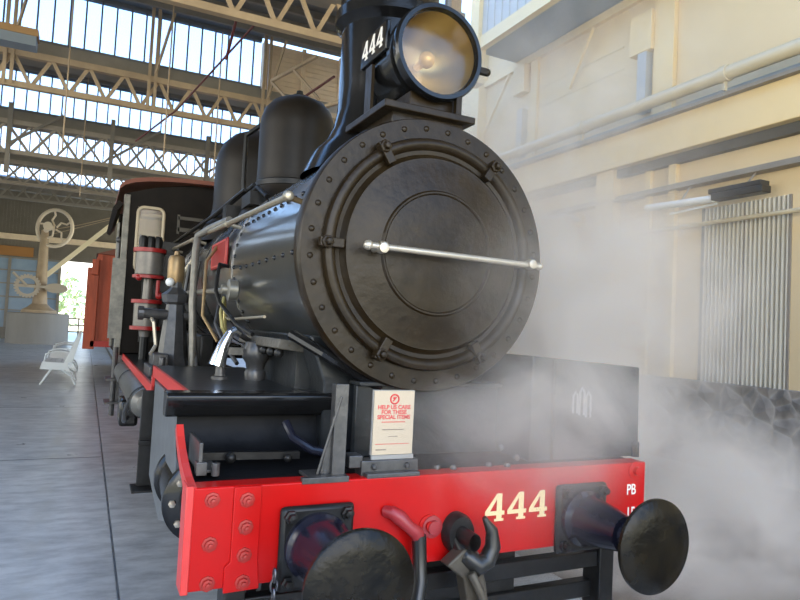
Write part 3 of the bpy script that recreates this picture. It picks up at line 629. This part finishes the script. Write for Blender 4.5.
    # ---- pilot bars under the beam
    MB().box(-0.9, 0.95, 0.06, 0.12, 0.36, 0.435).box(-0.9, 0.92, 0.10, 0.16, 0.20, 0.28).box(0.86, 0.95, 0.04, 0.16, 0.16, 0.506).box(-0.95, -0.87, 0.04, 0.16, 0.16, 0.506).box(-0.2, 0.42, 0.13, 0.18, 0.10, 0.506).build('pilot_frame', dull, L, bevel=0.006)
    # ---- handrail on the boiler side
    for sgn in (-1, 1):
        hr = MB().tube([(sgn*0.655, 0.56, 2.065), (sgn*0.658, 3.2, 2.165), (sgn*0.655, 6.0, 2.265)], 0.017, 12).lathe([(0, 0.52), (0.020, 0.53), (0.027, 0.56), (0.020, 0.59), (0.016, 0.60)], (sgn*0.655, 0, 2.067), 'y', 16).build('boiler_handrail', railm, L)
        for y in (0.56, 2.0, 3.6, 5.2):
            zz = 2.065+(y-0.56)*0.0368
            k = MB().tube([(sgn*0.655, y, zz), (sgn*0.54, y-(0.0 if y > 1 else -0.02), zz-0.02)], 0.014, 10).ball((sgn*0.655, y, zz), 0.024, 12)
            k.build('handrail_stanchion', brass if y < 1 else railm, hr)
    # ---- red number plate on the boiler side
    npm = MB().box(-0.622, -0.607, 2.17, 2.77, 1.855, 2.055).build('number_plate', redplate, L, bevel=0.006)
    MB().box(-0.626, -0.620, 2.19, 2.75, 2.035, 2.045).box(-0.626, -0.620, 2.19, 2.75, 1.868, 1.878).box(-0.626, -0.62, 2.19, 2.20, 1.868, 2.045).box(-0.626, -0.62, 2.74, 2.75, 1.868, 2.045).build('plate_rim', mat('plate_pink', (0.60, 0.10, 0.08), 0.4), npm)
    # clack valve and pipework on the boiler side
    cv = MB().lathe([(0.05, -0.64), (0.065, -0.65), (0.065, -0.70), (0.03, -0.71), (0.03, -0.74), (0, -0.745)], (0, 1.62, 1.66), 'x', 20)
    cv.tube([(-0.66, 1.62, 1.66), (-0.68, 2.1, 1.67), (-0.68, 3.4, 1.70), (-0.66, 5.9, 1.72)], 0.020, 10)
    cv.build('clack_valve', mat('worn_valve_steel', (0.22, 0.21, 0.18), 0.3, 0.5, (0.32, 0.30, 0.25), 14, 0.5), L)
    MB().tube([(-0.60, 2.1, 1.84), (-0.70, 1.95, 1.84), (-0.72, 1.9, 1.75), (-0.73, 1.86, 1.66), (-0.71, 1.8, 1.58), (-0.66, 1.5, 1.45), (-0.62, 1.25, 1.40)], 0.013, 8).build('oil_pipe', dull, L)
    MB().tube([(-0.66, 1.95, 1.62), (-0.68, 1.92, 1.52), (-0.67, 1.88, 1.42), (-0.64, 1.88, 1.36), (-0.64, 1.97, 1.45), (-0.64, 2.0, 1.56)], 0.012, 8, closed=True).build('copper_loop', mat('yellowed_copper', (0.42, 0.36, 0.14), 0.35, 0.5), L)
    MB().tube([(-0.58, 2.35, 2.20), (-0.66, 2.70, 2.17), (-0.715, 2.88, 2.13), (-0.72, 2.93, 2.02), (-0.72, 2.93, 1.60), (-0.70, 2.92, 1.30), (-0.69, 2.92, 1.02)], 0.029, 14).build('injector_pipe', mat('worn_pipe_grey', (0.15, 0.14, 0.12), 0.35, 0.4, (0.28, 0.26, 0.22), 12, 0.5), L)
    for y, x in ((3.1, -0.66), (3.5, -0.68), (4.2, -0.66)):
        pp = MB(); pp.tube([(x, y, 1.95), (x-0.03, y+0.05, 1.6), (x-0.02, y-0.1, 1.35), (x, y-0.25, 1.04)], 0.016, 8)
        pp.build('boiler_pipe', greyiron, L)
    pp = MB()
    pp.tube([(-0.62, 2.3, 1.60), (-0.66, 2.2, 1.45), (-0.62, 2.0, 1.30), (-0.58, 1.8, 1.2)], 0.014, 8)
    pp.build('boiler_pipe', greyiron, L)
    MB().box(-0.62, -0.5, 3.05, 6.0, 1.02, 1.35).build('splasher', dull, L, bevel=0.02)
    MB().tube([(-0.62, 2.55, 2.02), (-0.70, 2.5, 1.9), (-0.71, 2.45, 1.5), (-0.62, 2.3, 1.32)], 0.012, 8).build('boiler_pipe', brass, L)
    MB().tube([(-0.61, 3.6, 2.05), (-0.69, 3.7, 1.9), (-0.74, 3.8, 1.5), (-0.72, 3.9, 1.04)], 0.022, 10).build('boiler_pipe', railm, L)
    MB().tube([(-0.62, 2.1, 1.50), (-0.66, 1.75, 1.48), (-0.645, 0.9, 1.50)], 0.008, 8).build('boiler_pipe', railm, L)
    # ---- lubricator on the front running board: bright tapered lever and dark body
    lb = MB().lathe([(0.055, 1.15), (0.06, 1.19), (0.05, 1.21), (0.055, 1.24), (0.075, 1.27), (0.08, 1.31), (0.06, 1.36), (0, 1.37)], (-0.60, 1.22, 0), 'z', 24)
    lb.box(-0.80, -0.60, 1.20, 1.24, 1.285, 1.325).tube([(-0.70, 1.23, 1.40), (-0.62, 1.30, 1.36), (-0.55, 1.42, 1.33)], 0.016, 8).lathe([(0.05, 1.15), (0.05, 1.165), (0.03, 1.17), (0.025, 1.25)], (-0.79, 1.22, 0), 'z', 16)
    lb = lb.build('lubricator', greyiron, L)
    MB().tube([(-0.755, 1.20, 1.405), (-0.785, 1.20, 1.34), (-0.815, 1.20, 1.225)], [0.022, 0.032, 0.046], 14).tube([(-0.755, 1.20, 1.405), (-0.73, 1.21, 1.42), (-0.70, 1.23, 1.40)], 0.020, 8).build('lubricator_lever', chrome, lb)
    # ---- tapered pedestal with brass oil pot
    pd = MB().lathe([(0.14, 1.02), (0.14, 1.10), (0.115, 1.14), (0.085, 1.45), (0.07, 1.58), (0.10, 1.60), (0.115, 1.66), (0.075, 1.69), (0.045, 1.72), (0.04, 1.78)], (-0.82, 3.15, 0), 'z', 8)
    pd.tube([(-1.08, 3.12, 1.50), (-0.72, 3.15, 1.49)], 0.042, 14).lathe([(0.055, -1.10), (0.055, -1.06)], (0, 3.12, 1.50), 'x', 16)
    pd = pd.build('valve_pedestal', greyiron, L, smooth=False)
    MB().lathe([(0.035, 1.74), (0.06, 1.76), (0.068, 1.80), (0.068, 1.95), (0.055, 1.98), (0.025, 1.99), (0.02, 2.02), (0, 2.02)], (-0.83, 3.17, 0), 'z', 24).build('oil_pot', brass, pd)
    MB().tube([(-1.0, 3.1, 1.46), (-0.985, 3.05, 1.43), (-0.96, 3.05, 1.25), (-1.0, 3.0, 1.18)], 0.014, 8).build('pedestal_pipe', silver, pd)
    MB().box(-1.02, -0.86, 2.75, 3.25, 1.02, 1.10).box(-0.99, -0.88, 2.85, 3.2, 1.10, 1.19).tube([(-0.93, 2.8, 1.10), (-0.93, 2.8, 1.17)], 0.025, 8).build('pedestal_step', greyiron, pd, bevel=0.006)
    MB().ball((-0.88, 3.1, 1.76), 0.035, 12).build('gauge_glass', whitem, pd)
    # ---- air pump
    px, py = -0.90, 4.95
    pu = MB().lathe([(0.05, 1.26), (0.06, 1.32), (0.125, 1.36), (0.125, 1.64), (0.05, 1.66), (0.045, 1.88), (0.14, 1.92), (0.14, 2.17), (0.06, 2.20)], (px, py, 0), 'z', 32)
    pu = pu.build('air_pump', pumpm, L)
    for z0, z1, r in ((1.33, 1.375, 0.155), (1.61, 1.655, 0.155), (1.875, 1.915, 0.162), (2.15, 2.20, 0.166)):
        MB().lathe([(r-0.05, z0), (r, z0+0.004), (r, z1-0.004), (r-0.05, z1)], (px, py, 0), 'z', 32).build('pump_flange', redplate, pu)
    tp = MB()
    for dx in (-0.075, 0.0, 0.075): tp.lathe([(0.042, 2.20), (0.045, 2.29), (0.032, 2.33), (0, 2.335)], (px+dx, py-0.02, 0), 'z', 16)
    tp.build('pump_valve_chest', dull, pu)
    MB().tube([(px+0.09, py-0.12, 1.70), (px+0.09, py-0.12, 1.86)], 0.02, 8).ball((px+0.11, py-0.1, 1.70), 0.04, 10).build('pump_valve', redplate, pu)
    MB().ball((px-0.10, py-0.1, 1.88), 0.035, 10).build('pump_valve', redplate, pu)
    MB().box(px-0.05, px+0.3, py+0.10, py+0.16, 1.2, 2.3).tube([(px, py, 1.27), (px, py, 1.02)], 0.045, 10).build('pump_bracket', dull, pu)
    # ---- air reservoir and steps below the running board
    rs = MB().lathe([(0, 2.62), (0.07, 2.63), (0.108, 2.67), (0.115, 2.72), (0.115, 5.6), (0.08, 5.7), (0, 5.72)], (-1.03, 0, 0.84), 'y', 32).build('air_reservoir', mat('reservoir_grey', (0.09, 0.09, 0.085), 0.3, 0.3, (0.16, 0.155, 0.14), 10, 0.5), L)
    for y in (2.72, 4.3): MB().lathe([(0.118, y), (0.121, y+0.01), (0.121, y+0.05), (0.118, y+0.06)], (-1.03, 0, 0.84), 'y', 32).box(-1.05, -1.01, y, y+0.06, 0.93, 1.01).build('reservoir_strap', dull, rs)
    MB().tube([(-1.03, 2.63, 0.84), (-1.00, 2.56, 0.84)], 0.03, 8).build('reservoir_plug', silver, rs)
    MB().tube([(-1.14, 2.75, 0.86), (-1.16, 2.9, 0.75), (-1.14, 3.3, 0.62), (-1.10, 3.5, 0.62)], 0.018, 8).build('reservoir_pipe', greyiron, rs)
    MB().box(-1.115, -1.005, 2.02, 2.06, 0.40, 1.0).box(-1.15, -0.98, 1.90, 2.10, 0.385, 0.40).box(-1.12, -1.0, 1.99, 2.03, 0.66, 0.69).tube([(-1.02, 2.0, 0.93), (-0.92, 2.0, 0.93)], 0.016, 8).build('front_step', dull, L, bevel=0.003)
    MB().box(-1.10, -1.06, 5.9, 5.96, 0.45, 1.0).box(-1.22, -1.04, 5.75, 6.1, 0.45, 0.47).box(-1.22, -1.04, 5.75, 6.1, 0.72, 0.74).tube([(-1.13, 5.9, 0.3), (-1.13, 5.9, 1.1)], 0.03, 10).build('cab_step', greyiron, L)
    MB().box(-1.12, -0.95, 4.4, 4.8, 0.40, 0.66).build('brake_hanger', black, L, bevel=0.03)
    # ---- cab
    Y0, Y1 = 6.0, 8.1
    cab = MB()
    wx0, wx1, wz0, wz1 = -0.985, -0.69, 2.02, 2.80
    cab.box(-1.12, wx0, Y0, Y0+0.03, 1.02, 2.95).box(wx1, 1.12, Y0, Y0+0.03, 1.02, 2.95).box(wx0, wx1, Y0, Y0+0.03, 1.02, wz0).box(wx0, wx1, Y0, Y0+0.03, wz1, 2.95)
    cab.prism([(-1.12, Y0, 2.95), (1.12, Y0, 2.95), (0.8, Y0, 3.06), (0.4, Y0, 3.14), (0, Y0, 3.17), (-0.4, Y0, 3.14), (-0.8, Y0, 3.06)], (0, 0.03, 0))
    cab.box(-1.13, -1.10, Y0, Y0+0.25, 1.02, 2.95).box(-1.13, -1.10, Y0+0.25, Y1, 1.02, 1.95).box(-1.13, -1.10, Y1-0.3, Y1, 1.02, 2.95).box(1.10, 1.13, Y0, Y1, 1.02, 2.95)
    cab.box(-1.12, 1.12, Y0, Y1, 1.0, 1.03).box(-1.1, 1.1, Y1-0.03, Y1, 1.02, 3.0)
    cab = cab.build('cab', cabm, L, smooth=False)
    rf = MB(); nseg = 14
    arc = [(1.22*math.sin(a), 2.90+0.27*math.cos(a)**0.6) for a in [(-1+2*i/nseg)*PI*0.46 for i in range(nseg+1)]]
    rf.prism([(x, Y0-0.16, z+0.03) for x, z in arc]+[(x, Y0-0.16, z-0.02) for x, z in reversed(arc)], (0, Y1-Y0+0.7, 0))
    rf.build('cab_roof', roofred, cab, ang=50)
    MB().box(-1.27, -1.16, Y0-0.1, Y1+0.5, 2.74, 2.80, rot=(0, -1.0, 0)).build('roof_gutter', cabm, cab)
    wf = MB()
    pts = []
    r = 0.07
    for cx, cz, a0 in ((wx1-r, wz1-r, 0), (wx0+r, wz1-r, PI/2), (wx0+r, wz0+r, PI), (wx1-r, wz0+r, 1.5*PI)):
        for q in range(5):
            a = a0+PI/2*q/4; pts.append((cx+r*math.cos(a), Y0-0.012, cz+r*math.sin(a)))
    wf = wf.tube(pts, 0.020, 8, closed=True).build('cab_window_frame', framecream, cab)
    MB().box(wx0, wx1, Y0+0.005, Y0+0.011, wz0, wz1).build('window_pane', cabglass, wf, smooth=False)
    MB().box(-0.52, -0.22, Y0-0.012, Y0, 2.55, 2.60).box(-0.52, -0.22, Y0-0.012, Y0, 2.70, 2.74).box(-0.53, -0.50, Y0-0.012, Y0, 2.52, 2.76).build('firebox_lamp_bracket', mat('cab_fitting_brown', (0.07, 0.06, 0.045), 0.5), cab)
    MB().box(-1.08, 1.08, Y1-0.06, Y1-0.035, 1.2, 2.95).build('cab_rear_lining', mat('brown_lining', (0.26, 0.20, 0.12), 0.5), cab)
    ps = MB().box(-1.15, -1.08, Y0-0.04, Y0+0.04, 1.0, 2.93).box(-1.20, -1.17, Y0+0.1, Y0+0.16, 1.1, 2.6).build('cab_post', cabin_grey, cab, bevel=0.008)
    MB().box(-1.23, -1.08, Y0-0.06, Y0-0.04, 1.20, 2.15).build('post_plate', cabin_grey, cab)
    MB().tube([(-1.17, Y0+0.05, 1.2), (-1.17, Y0+0.05, 2.35)], 0.018, 8).ball((-1.17, Y0+0.05, 2.38), 0.04, 10).build('cab_handrail', greyiron, cab)
locomotive()

# ================================================================== NOTICE CARD
def notice():
    o = thing('notice_card', 'ivory notice card with red heading propped on locomotive front beam', 'sign', (-0.29, 0.06, 0.93))
    c = MB().box(-0.382, -0.198, 0.052, 0.058, 0.950, 1.212)
    card = c.build('card', signface, o, smooth=False)
    MB().box(-0.386, -0.194, 0.0585, 0.068, 0.932, 1.215).box(-0.386, -0.194, 0.045, 0.068, 0.932, 0.949).build('card_holder', mat('clear_holder', (0.30, 0.29, 0.27), 0.3), o, smooth=False)
    y = 0.0515
    ringp = [(-0.29+0.019*math.cos(2*PI*i/20), y, 1.178+0.019*math.sin(2*PI*i/20)) for i in range(20)]
    MB().tube(ringp, 0.0035, 6, closed=True).tube([(-0.29-0.007, y, 1.17), (-0.29+0.007, y, 1.187)], 0.003, 6).ball((-0.293, y, 1.183), 0.005, 8, (1, 0.3, 1)).build('emblem', signred, card)
    for i, (t, s) in enumerate((('HELP US CARE', 0.0235), ('FOR THESE', 0.0235), ('SPECIAL ITEMS', 0.0235))):
        text('heading_line', t, s, (-0.29, y, 1.137-i*0.0205), (PI/2, 0, 0), signred, card, 0.0004, bold=0.03)
    def dashes(zc, x0, x1, h, n, m):
        l = MB(); w = (x1-x0)/n
        for i in range(n): l.box(x0+i*w, x0+i*w+w*0.76, y-0.0004, y+0.0004, zc-h/2, zc+h/2)
        l.build('print_line', m, card, smooth=False, kind='stuff')
    dashes(1.0835, -0.345, -0.235, 0.004, 12, signred); dashes(0.993, -0.368, -0.214, 0.003, 16, signred)
    dashes(1.052, -0.340, -0.240, 0.004, 13, signgrey); dashes(1.024, -0.31, -0.268, 0.003, 6, signgrey); dashes(0.970, -0.366, -0.318, 0.005, 6, signgrey)
notice()

# ================================================================== PLATFORM BENCHES
def bench(y0, label):
    o = thing('slatted_bench', label, 'bench', (-1.92, y0+0.6, 0), 'white benches beside the track')
    Lh = 1.35
    for i in range(4):
        x = -2.18+i*0.105
        MB().box(x, x+0.10, y0, y0+Lh, 0.43+i*(-0.008), 0.47-i*0.008).build('seat_slat', benchm, o, bevel=0.005)
    for i in range(4):
        z = 0.53+i*0.115; x = -1.74+i*0.045
        MB().box(x-0.016, x+0.016, y0, y0+Lh, z, z+0.112, rot=(0, 0.37, 0)).build('back_slat', benchm, o, bevel=0.005)
    MB().prism([(-2.20, y0-0.012, 0.475), (-1.74, y0-0.012, 0.45), (-1.70, y0-0.012, 0.30), (-2.24, y0-0.012, 0.32)], (0, 0.012, 0)).build('seat_end', benchm, o)
    MB().prism([(-1.78, y0-0.012, 0.45), (-1.66, y0-0.012, 0.45), (-1.52, y0-0.012, 1.03), (-1.60, y0-0.012, 1.03)], (0, 0.012, 0)).build('back_end', benchm, o)
    for y in (y0+0.06, y0+Lh-0.06):
        MB().tube([(-2.22, y, 0.0), (-2.12, y, 0.16), (-1.98, y, 0.40), (-1.78, y, 0.42)], 0.020, 8).tube([(-1.58, y, 0.0), (-1.66, y, 0.18), (-1.95, y, 0.38), (-2.18, y, 0.43)], 0.020, 8).build('leg', benchm, o)
        MB().tube([(-1.80, y, 0.42), (-1.72, y, 0.62), (-1.55, y, 1.02)], 0.020, 8).build('back_post', benchm, o)
        MB().tube([(-1.70, y, 0.66), (-1.95, y, 0.68), (-2.15, y, 0.62), (-2.17, y, 0.46)], 0.018, 8).build('arm', benchm, o)
    return o
bench(12.5, 'white slatted bench beside track, the nearer of two in a row')
bench(16.2, 'white slatted bench beside track, the farther one nearer the stone pedestal')

# ================================================================== HAND CRANE ON PEDESTAL
def crane():
    o = thing('hand_crane', 'cream hand crane with big spoked wheel on round concrete pedestal', 'crane', (-3.35, 32, 0))
    X, Y = -3.45, 32.0
    MB().lathe([(1.28, 0.0), (1.28, 1.38), (1.20, 1.42), (0, 1.42)], (X, Y, 0), 'z', 48).build('pedestal', concrete_pale, o)
    MB().lathe([(0.75, 1.42), (0.72, 1.55), (0.50, 1.68), (0.32, 1.85), (0.27, 2.4), (0.23, 3.4), (0.17, 5.0), (0.15, 5.3), (0, 5.35)], (X, Y, 0), 'z', 32).build('column', steelcream, o)
    wc = Vector((X+0.40, Y-0.25, 5.42)); R = 0.86
    MB().tube([(wc.x+R*0.86*math.cos(2*PI*i/40), wc.y+R*0.45*math.cos(2*PI*i/40)*-1, wc.z+R*math.sin(2*PI*i/40)) for i in range(40)], 0.085, 10, closed=True).build('hand_wheel', mat('wheel_cream', (0.80, 0.66, 0.50), 0.5), o)
    s = MB()
    for i in range(5):
        a = 2*PI*i/5+0.4; d = Vector((0.86*math.cos(a), -0.45*math.cos(a), math.sin(a)))
        p = d.cross(Vector((0.45, 0.86, 0))).normalized()
        s.tube([wc+d*0.1, wc+d*0.38+p*0.12, wc+d*0.6-p*0.05, wc+d*R], 0.045, 8)
    s.lathe([(0, wc.y-0.2), (0.2, wc.y-0.18), (0.2, wc.y+0.12), (0, wc.y+0.14)], (wc.x-0.28, 0, wc.z+0.05), 'y', 20).tube([(X, Y, 5.2), wc+Vector((-0.3, 0, 0.0)), wc], 0.12, 10)
    s.build('wheel_spokes', mat('wheel_cream', (0.80, 0.66, 0.50), 0.5), o)
    MB().bar((X+0.1, Y, 3.10), (-0.15, Y, 6.40), 0.16, 0.20).build('jib', mat('jib_cream', (0.85, 0.72, 0.48), 0.5), o)
    MB().tube([(X+0.1, Y, 5.3), (X+1.5, Y, 5.75), (-0.2, Y, 6.42)], 0.02, 6).tube([(X+0.3, Y, 5.15), (-0.25, Y, 6.32)], 0.015, 6).build('stay_wire', steelcream, o)
    g = MB()
    for i in range(24):
        a = 2*PI*i/24; g.box(X-0.5+0.5*math.cos(a)-0.04, X-0.5+0.5*math.cos(a)+0.04, Y-0.75, Y-0.6, 2.62+0.5*math.sin(a)-0.04, 2.62+0.5*math.sin(a)+0.04)
    g.lathe([(0.36, Y-0.74), (0.48, Y-0.74), (0.48, Y-0.62), (0.36, Y-0.62)], (X-0.5, 0, 2.62), 'y', 32).box(X-1.0, X+0.9, Y-0.72, Y-0.66, 2.56, 2.68).tube([(X-1.1, Y-0.7, 3.2), (X-0.5, Y-0.7, 2.62)], 0.06, 8).lathe([(0, Y-0.6), (0.22, Y-0.6), (0.22, Y-0.1), (0, Y-0.1)], (X+0.65, 0, 2.6), 'y', 20, sx=2.2)
    g.build('winding_gear', mat('winch_cream', (0.50, 0.42, 0.32), 0.5), o)
crane()

# ================================================================== RED WAGON BEHIND
def wagon():
    o = thing('goods_wagon', 'red oxide timber goods wagon standing behind the locomotive cab', 'wagon', (0, 14.5, 0))
    b = MB().box(-1.30, 1.2, 12.6, 19, 0.85, 2.75)
    for i in range(10): b.box(-1.32+i*0.25, -1.22+i*0.25, 12.56, 12.6, 0.9, 2.75)
    for i in range(20): b.box(-1.335, -1.30, 12.7+i*0.31, 12.95+i*0.31, 0.9, 2.7)
    b.build('body', wagonred, o, smooth=False)
    MB().box(-1.50, -1.28, 12.5, 12.75, 0.75, 2.45).box(-1.42, -1.30, 12.4, 12.6, 2.3, 2.62).build('end_door', wagonred, o, smooth=False, bevel=0.01)
    MB().box(-1.36, 1.25, 12.5, 19.1, 0.80, 0.92).build('underframe', mat('wagon_bright_red', (0.42, 0.03, 0.02), 0.5), o)
    MB().prism([(-1.35, 12.5, 2.75), (1.25, 12.5, 2.75), (0.6, 12.5, 2.98), (-0.7, 12.5, 2.98)], (0, 6.6, 0)).build('roof', roofred, o, smooth=False)
    for y in (13.4, 18.0):
        for sgn in (-1, 1):
            MB().lathe([(0, sgn*0.6-0.05), (0.38, sgn*0.6-0.05), (0.38, sgn*0.6+0.05), (0, sgn*0.6+0.05)], (0, y, 0.40), 'x', 32).build('wheel', dull, o)
    MB().box(-0.7, 0.7, 13.1, 18.3, 0.35, 0.72).build('axle_frame', dull, o)
wagon()

# ================================================================== WALL LIGHT
def tube_light():
    X = 5.5
    o = thing('tube_light', 'long white fluorescent tube light fixed above corrugated door on cream wall', 'light', (X-0.2, 2.9, 3.2))
    MB().box(X-0.30, X-0.14, 2.30, 2.98, 3.30, 3.36).box(X-0.30, X-0.14, 2.28, 2.94, 3.22, 3.30).build('housing', mat('black_housing', (0.02, 0.018, 0.015), 0.4), o, bevel=0.008)
    MB().tube([(X-0.24, 2.95, 3.25), (X-0.24, 3.98, 3.29)], 0.045, 14).build('tube', whitem, o)
    MB().tube([(X-0.17, 2.95, 3.20), (X-0.17, 3.65, 3.17)], 0.015, 8).build('reflector_edge', whitem, o)
    MB().tube([(X-0.24, 3.4, 3.32), (X-0.10, 3.4, 3.5)], 0.012, 8).tube([(X-0.24, 2.5, 3.36), (X-0.10, 2.5, 3.5)], 0.012, 8).build('bracket', steelgrey, o)
tube_light()
def wall_lamp():
    X = 5.5
    o = thing('swan_neck_bracket', 'curved pale swan-neck bracket on cream wall seen through steam', 'bracket', (X, 6.3, 3.3))
    MB().tube([(X-0.02, 5.55, 3.36), (X-0.25, 5.7, 3.42), (X-0.3, 6.2, 3.42), (X-0.25, 6.9, 3.30)], 0.045, 10).build('arm', mat('grey_bracket', (0.34, 0.35, 0.34), 0.5), o)
    MB().box(X-0.05, X, 5.45, 5.65, 3.25, 3.45).build('wall_plate', trimcream, o)
wall_lamp()

# ================================================================== OUTSIDE THE BACK DOOR
def outside():
    rnd = random.Random(3)
    for k, (x, y, z, s, lab) in enumerate(((-4.0, 46, 0, 1.0, 'sunlit yellow-green bush outside back doorway'),)):
        o = thing('bush', lab, 'bush', (x, y, z))
        f = MB()
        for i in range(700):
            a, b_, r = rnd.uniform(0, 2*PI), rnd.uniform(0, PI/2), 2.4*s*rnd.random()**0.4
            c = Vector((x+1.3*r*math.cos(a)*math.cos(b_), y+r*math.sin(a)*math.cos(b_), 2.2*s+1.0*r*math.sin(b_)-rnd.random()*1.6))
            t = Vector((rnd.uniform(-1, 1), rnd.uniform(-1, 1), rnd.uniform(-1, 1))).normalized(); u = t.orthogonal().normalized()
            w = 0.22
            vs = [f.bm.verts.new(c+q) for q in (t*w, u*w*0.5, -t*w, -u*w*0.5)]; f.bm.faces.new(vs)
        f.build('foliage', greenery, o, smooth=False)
        t = MB()
        for i in range(5): t.tube([(x+0.1*i-0.2, y, -0.05), (x+0.35*i-0.7, y+0.1*i, 1.2), (x+0.6*i-1.2, y, 2.6)], [0.09, 0.06, 0.03], 8)
        t.build('stems', louvre, o)
    o = thing('barrier_fence', 'low grey rail barrier across the bright back doorway', 'fence', (-2.1, 36.4, 0))
    g = MB()
    for z in (0.5, 0.85, 1.2): g.box(-2.8, -1.3, 36.38, 36.42, z-0.035, z+0.035)
    g.build('rail', steelgrey, o)
    for x in (-2.8, -2.3, -1.8, -1.3): MB().box(x-0.035, x+0.035, 36.37, 36.43, 0, 1.25).build('post', steelgrey, o)
outside()

# ================================================================== STEAM
def steam():
    b = MB().box(-0.75, 5.05, -1.6, 8.0, 0.03, 6.2)
    m = bpy.data.materials.new('steam'); m.use_nodes = True; nt = m.node_tree; nt.nodes.clear()
    N, L = nt.nodes.new, nt.links.new
    out = N('ShaderNodeOutputMaterial'); pv = N('ShaderNodeVolumePrincipled')
    pv.inputs['Color'].default_value = (0.965, 0.905, 0.84, 1); pv.inputs['Anisotropy'].default_value = 0.1
    tc = N('ShaderNodeTexCoord')
    def math_(op, a, b_=None):
        n = N('ShaderNodeMath'); n.operation = op
        for i, v in enumerate((a, b_)):
            if v is None: continue
            if isinstance(v, (int, float)): n.inputs[i].default_value = v
            else: L(v, n.inputs[i])
        return n.outputs[0]
    def blob(c, r, d):
        mp = N('ShaderNodeMapping'); mp.vector_type = 'POINT'
        mp.inputs['Scale'].default_value = tuple(1/x for x in r); mp.inputs['Location'].default_value = tuple(-ci/ri for ci, ri in zip(c, r))
        L(tc.outputs['Object'], mp.inputs[0])
        ln = N('ShaderNodeVectorMath'); ln.operation = 'LENGTH'; L(mp.outputs[0], ln.inputs[0])
        mr = N('ShaderNodeMapRange'); mr.interpolation_type = 'SMOOTHSTEP'; L(ln.outputs['Value'], mr.inputs[0])
        mr.inputs[1].default_value = 1.0; mr.inputs[2].default_value = 0.1; mr.inputs[3].default_value = 0; mr.inputs[4].default_value = d
        return mr.outputs[0]
    blobs = [((2.15, 0.9, 0.15), (1.7, 1.4, 1.05), 3.6),    # beside the beam, low right
             ((2.5, 2.0, 0.2), (2.3, 2.3, 1.15), 1.5),
             ((1.75, 1.6, 1.65), (1.15, 1.9, 1.25), 3.6),    # plume rising beside the smokebox
             ((2.6, 3.8, 2.8), (2.3, 3.4, 2.2), 0.42),    # thin drift up the wall
             ((3.6, 4.6, 4.2), (2.6, 4.2, 2.6), 0.24),
             ((0.42, -0.22, 1.50), (0.75, 0.50, 0.85), 0.95), # wisps across the smokebox door
             ((0.45, -0.05, 1.08), (1.0, 0.5, 0.42), 1.8),  # low wisps over the apron
             ((0.25, -0.15, 0.85), (0.7, 0.32, 0.4), 0.6)]
    tot = None
    for q in blobs:
        v = blob(*q); tot = v if tot is None else math_('ADD', tot, v)
    n = N('ShaderNodeTexNoise'); n.inputs['Scale'].default_value = 1.9; n.inputs['Detail'].default_value = 5; n.inputs['Roughness'].default_value = 0.55; n.inputs['Distortion'].default_value = 0.9
    L(tc.outputs['Object'], n.inputs['Vector'])
    nr = N('ShaderNodeMapRange'); L(n.outputs['Fac'], nr.inputs[0]); nr.inputs[1].default_value = 0.40; nr.inputs[2].default_value = 0.64; nr.inputs[3].default_value = 0.10; nr.inputs[4].default_value = 1.6
    L(math_('MULTIPLY', tot, nr.outputs[0]), pv.inputs['Density'])
    L(pv.outputs[0], out.inputs['Volume'])
    o = b.build('steam', m, smooth=False, kind='stuff')
    tag(o, 'drifting white steam around the right front of the locomotive', 'steam')
steam()
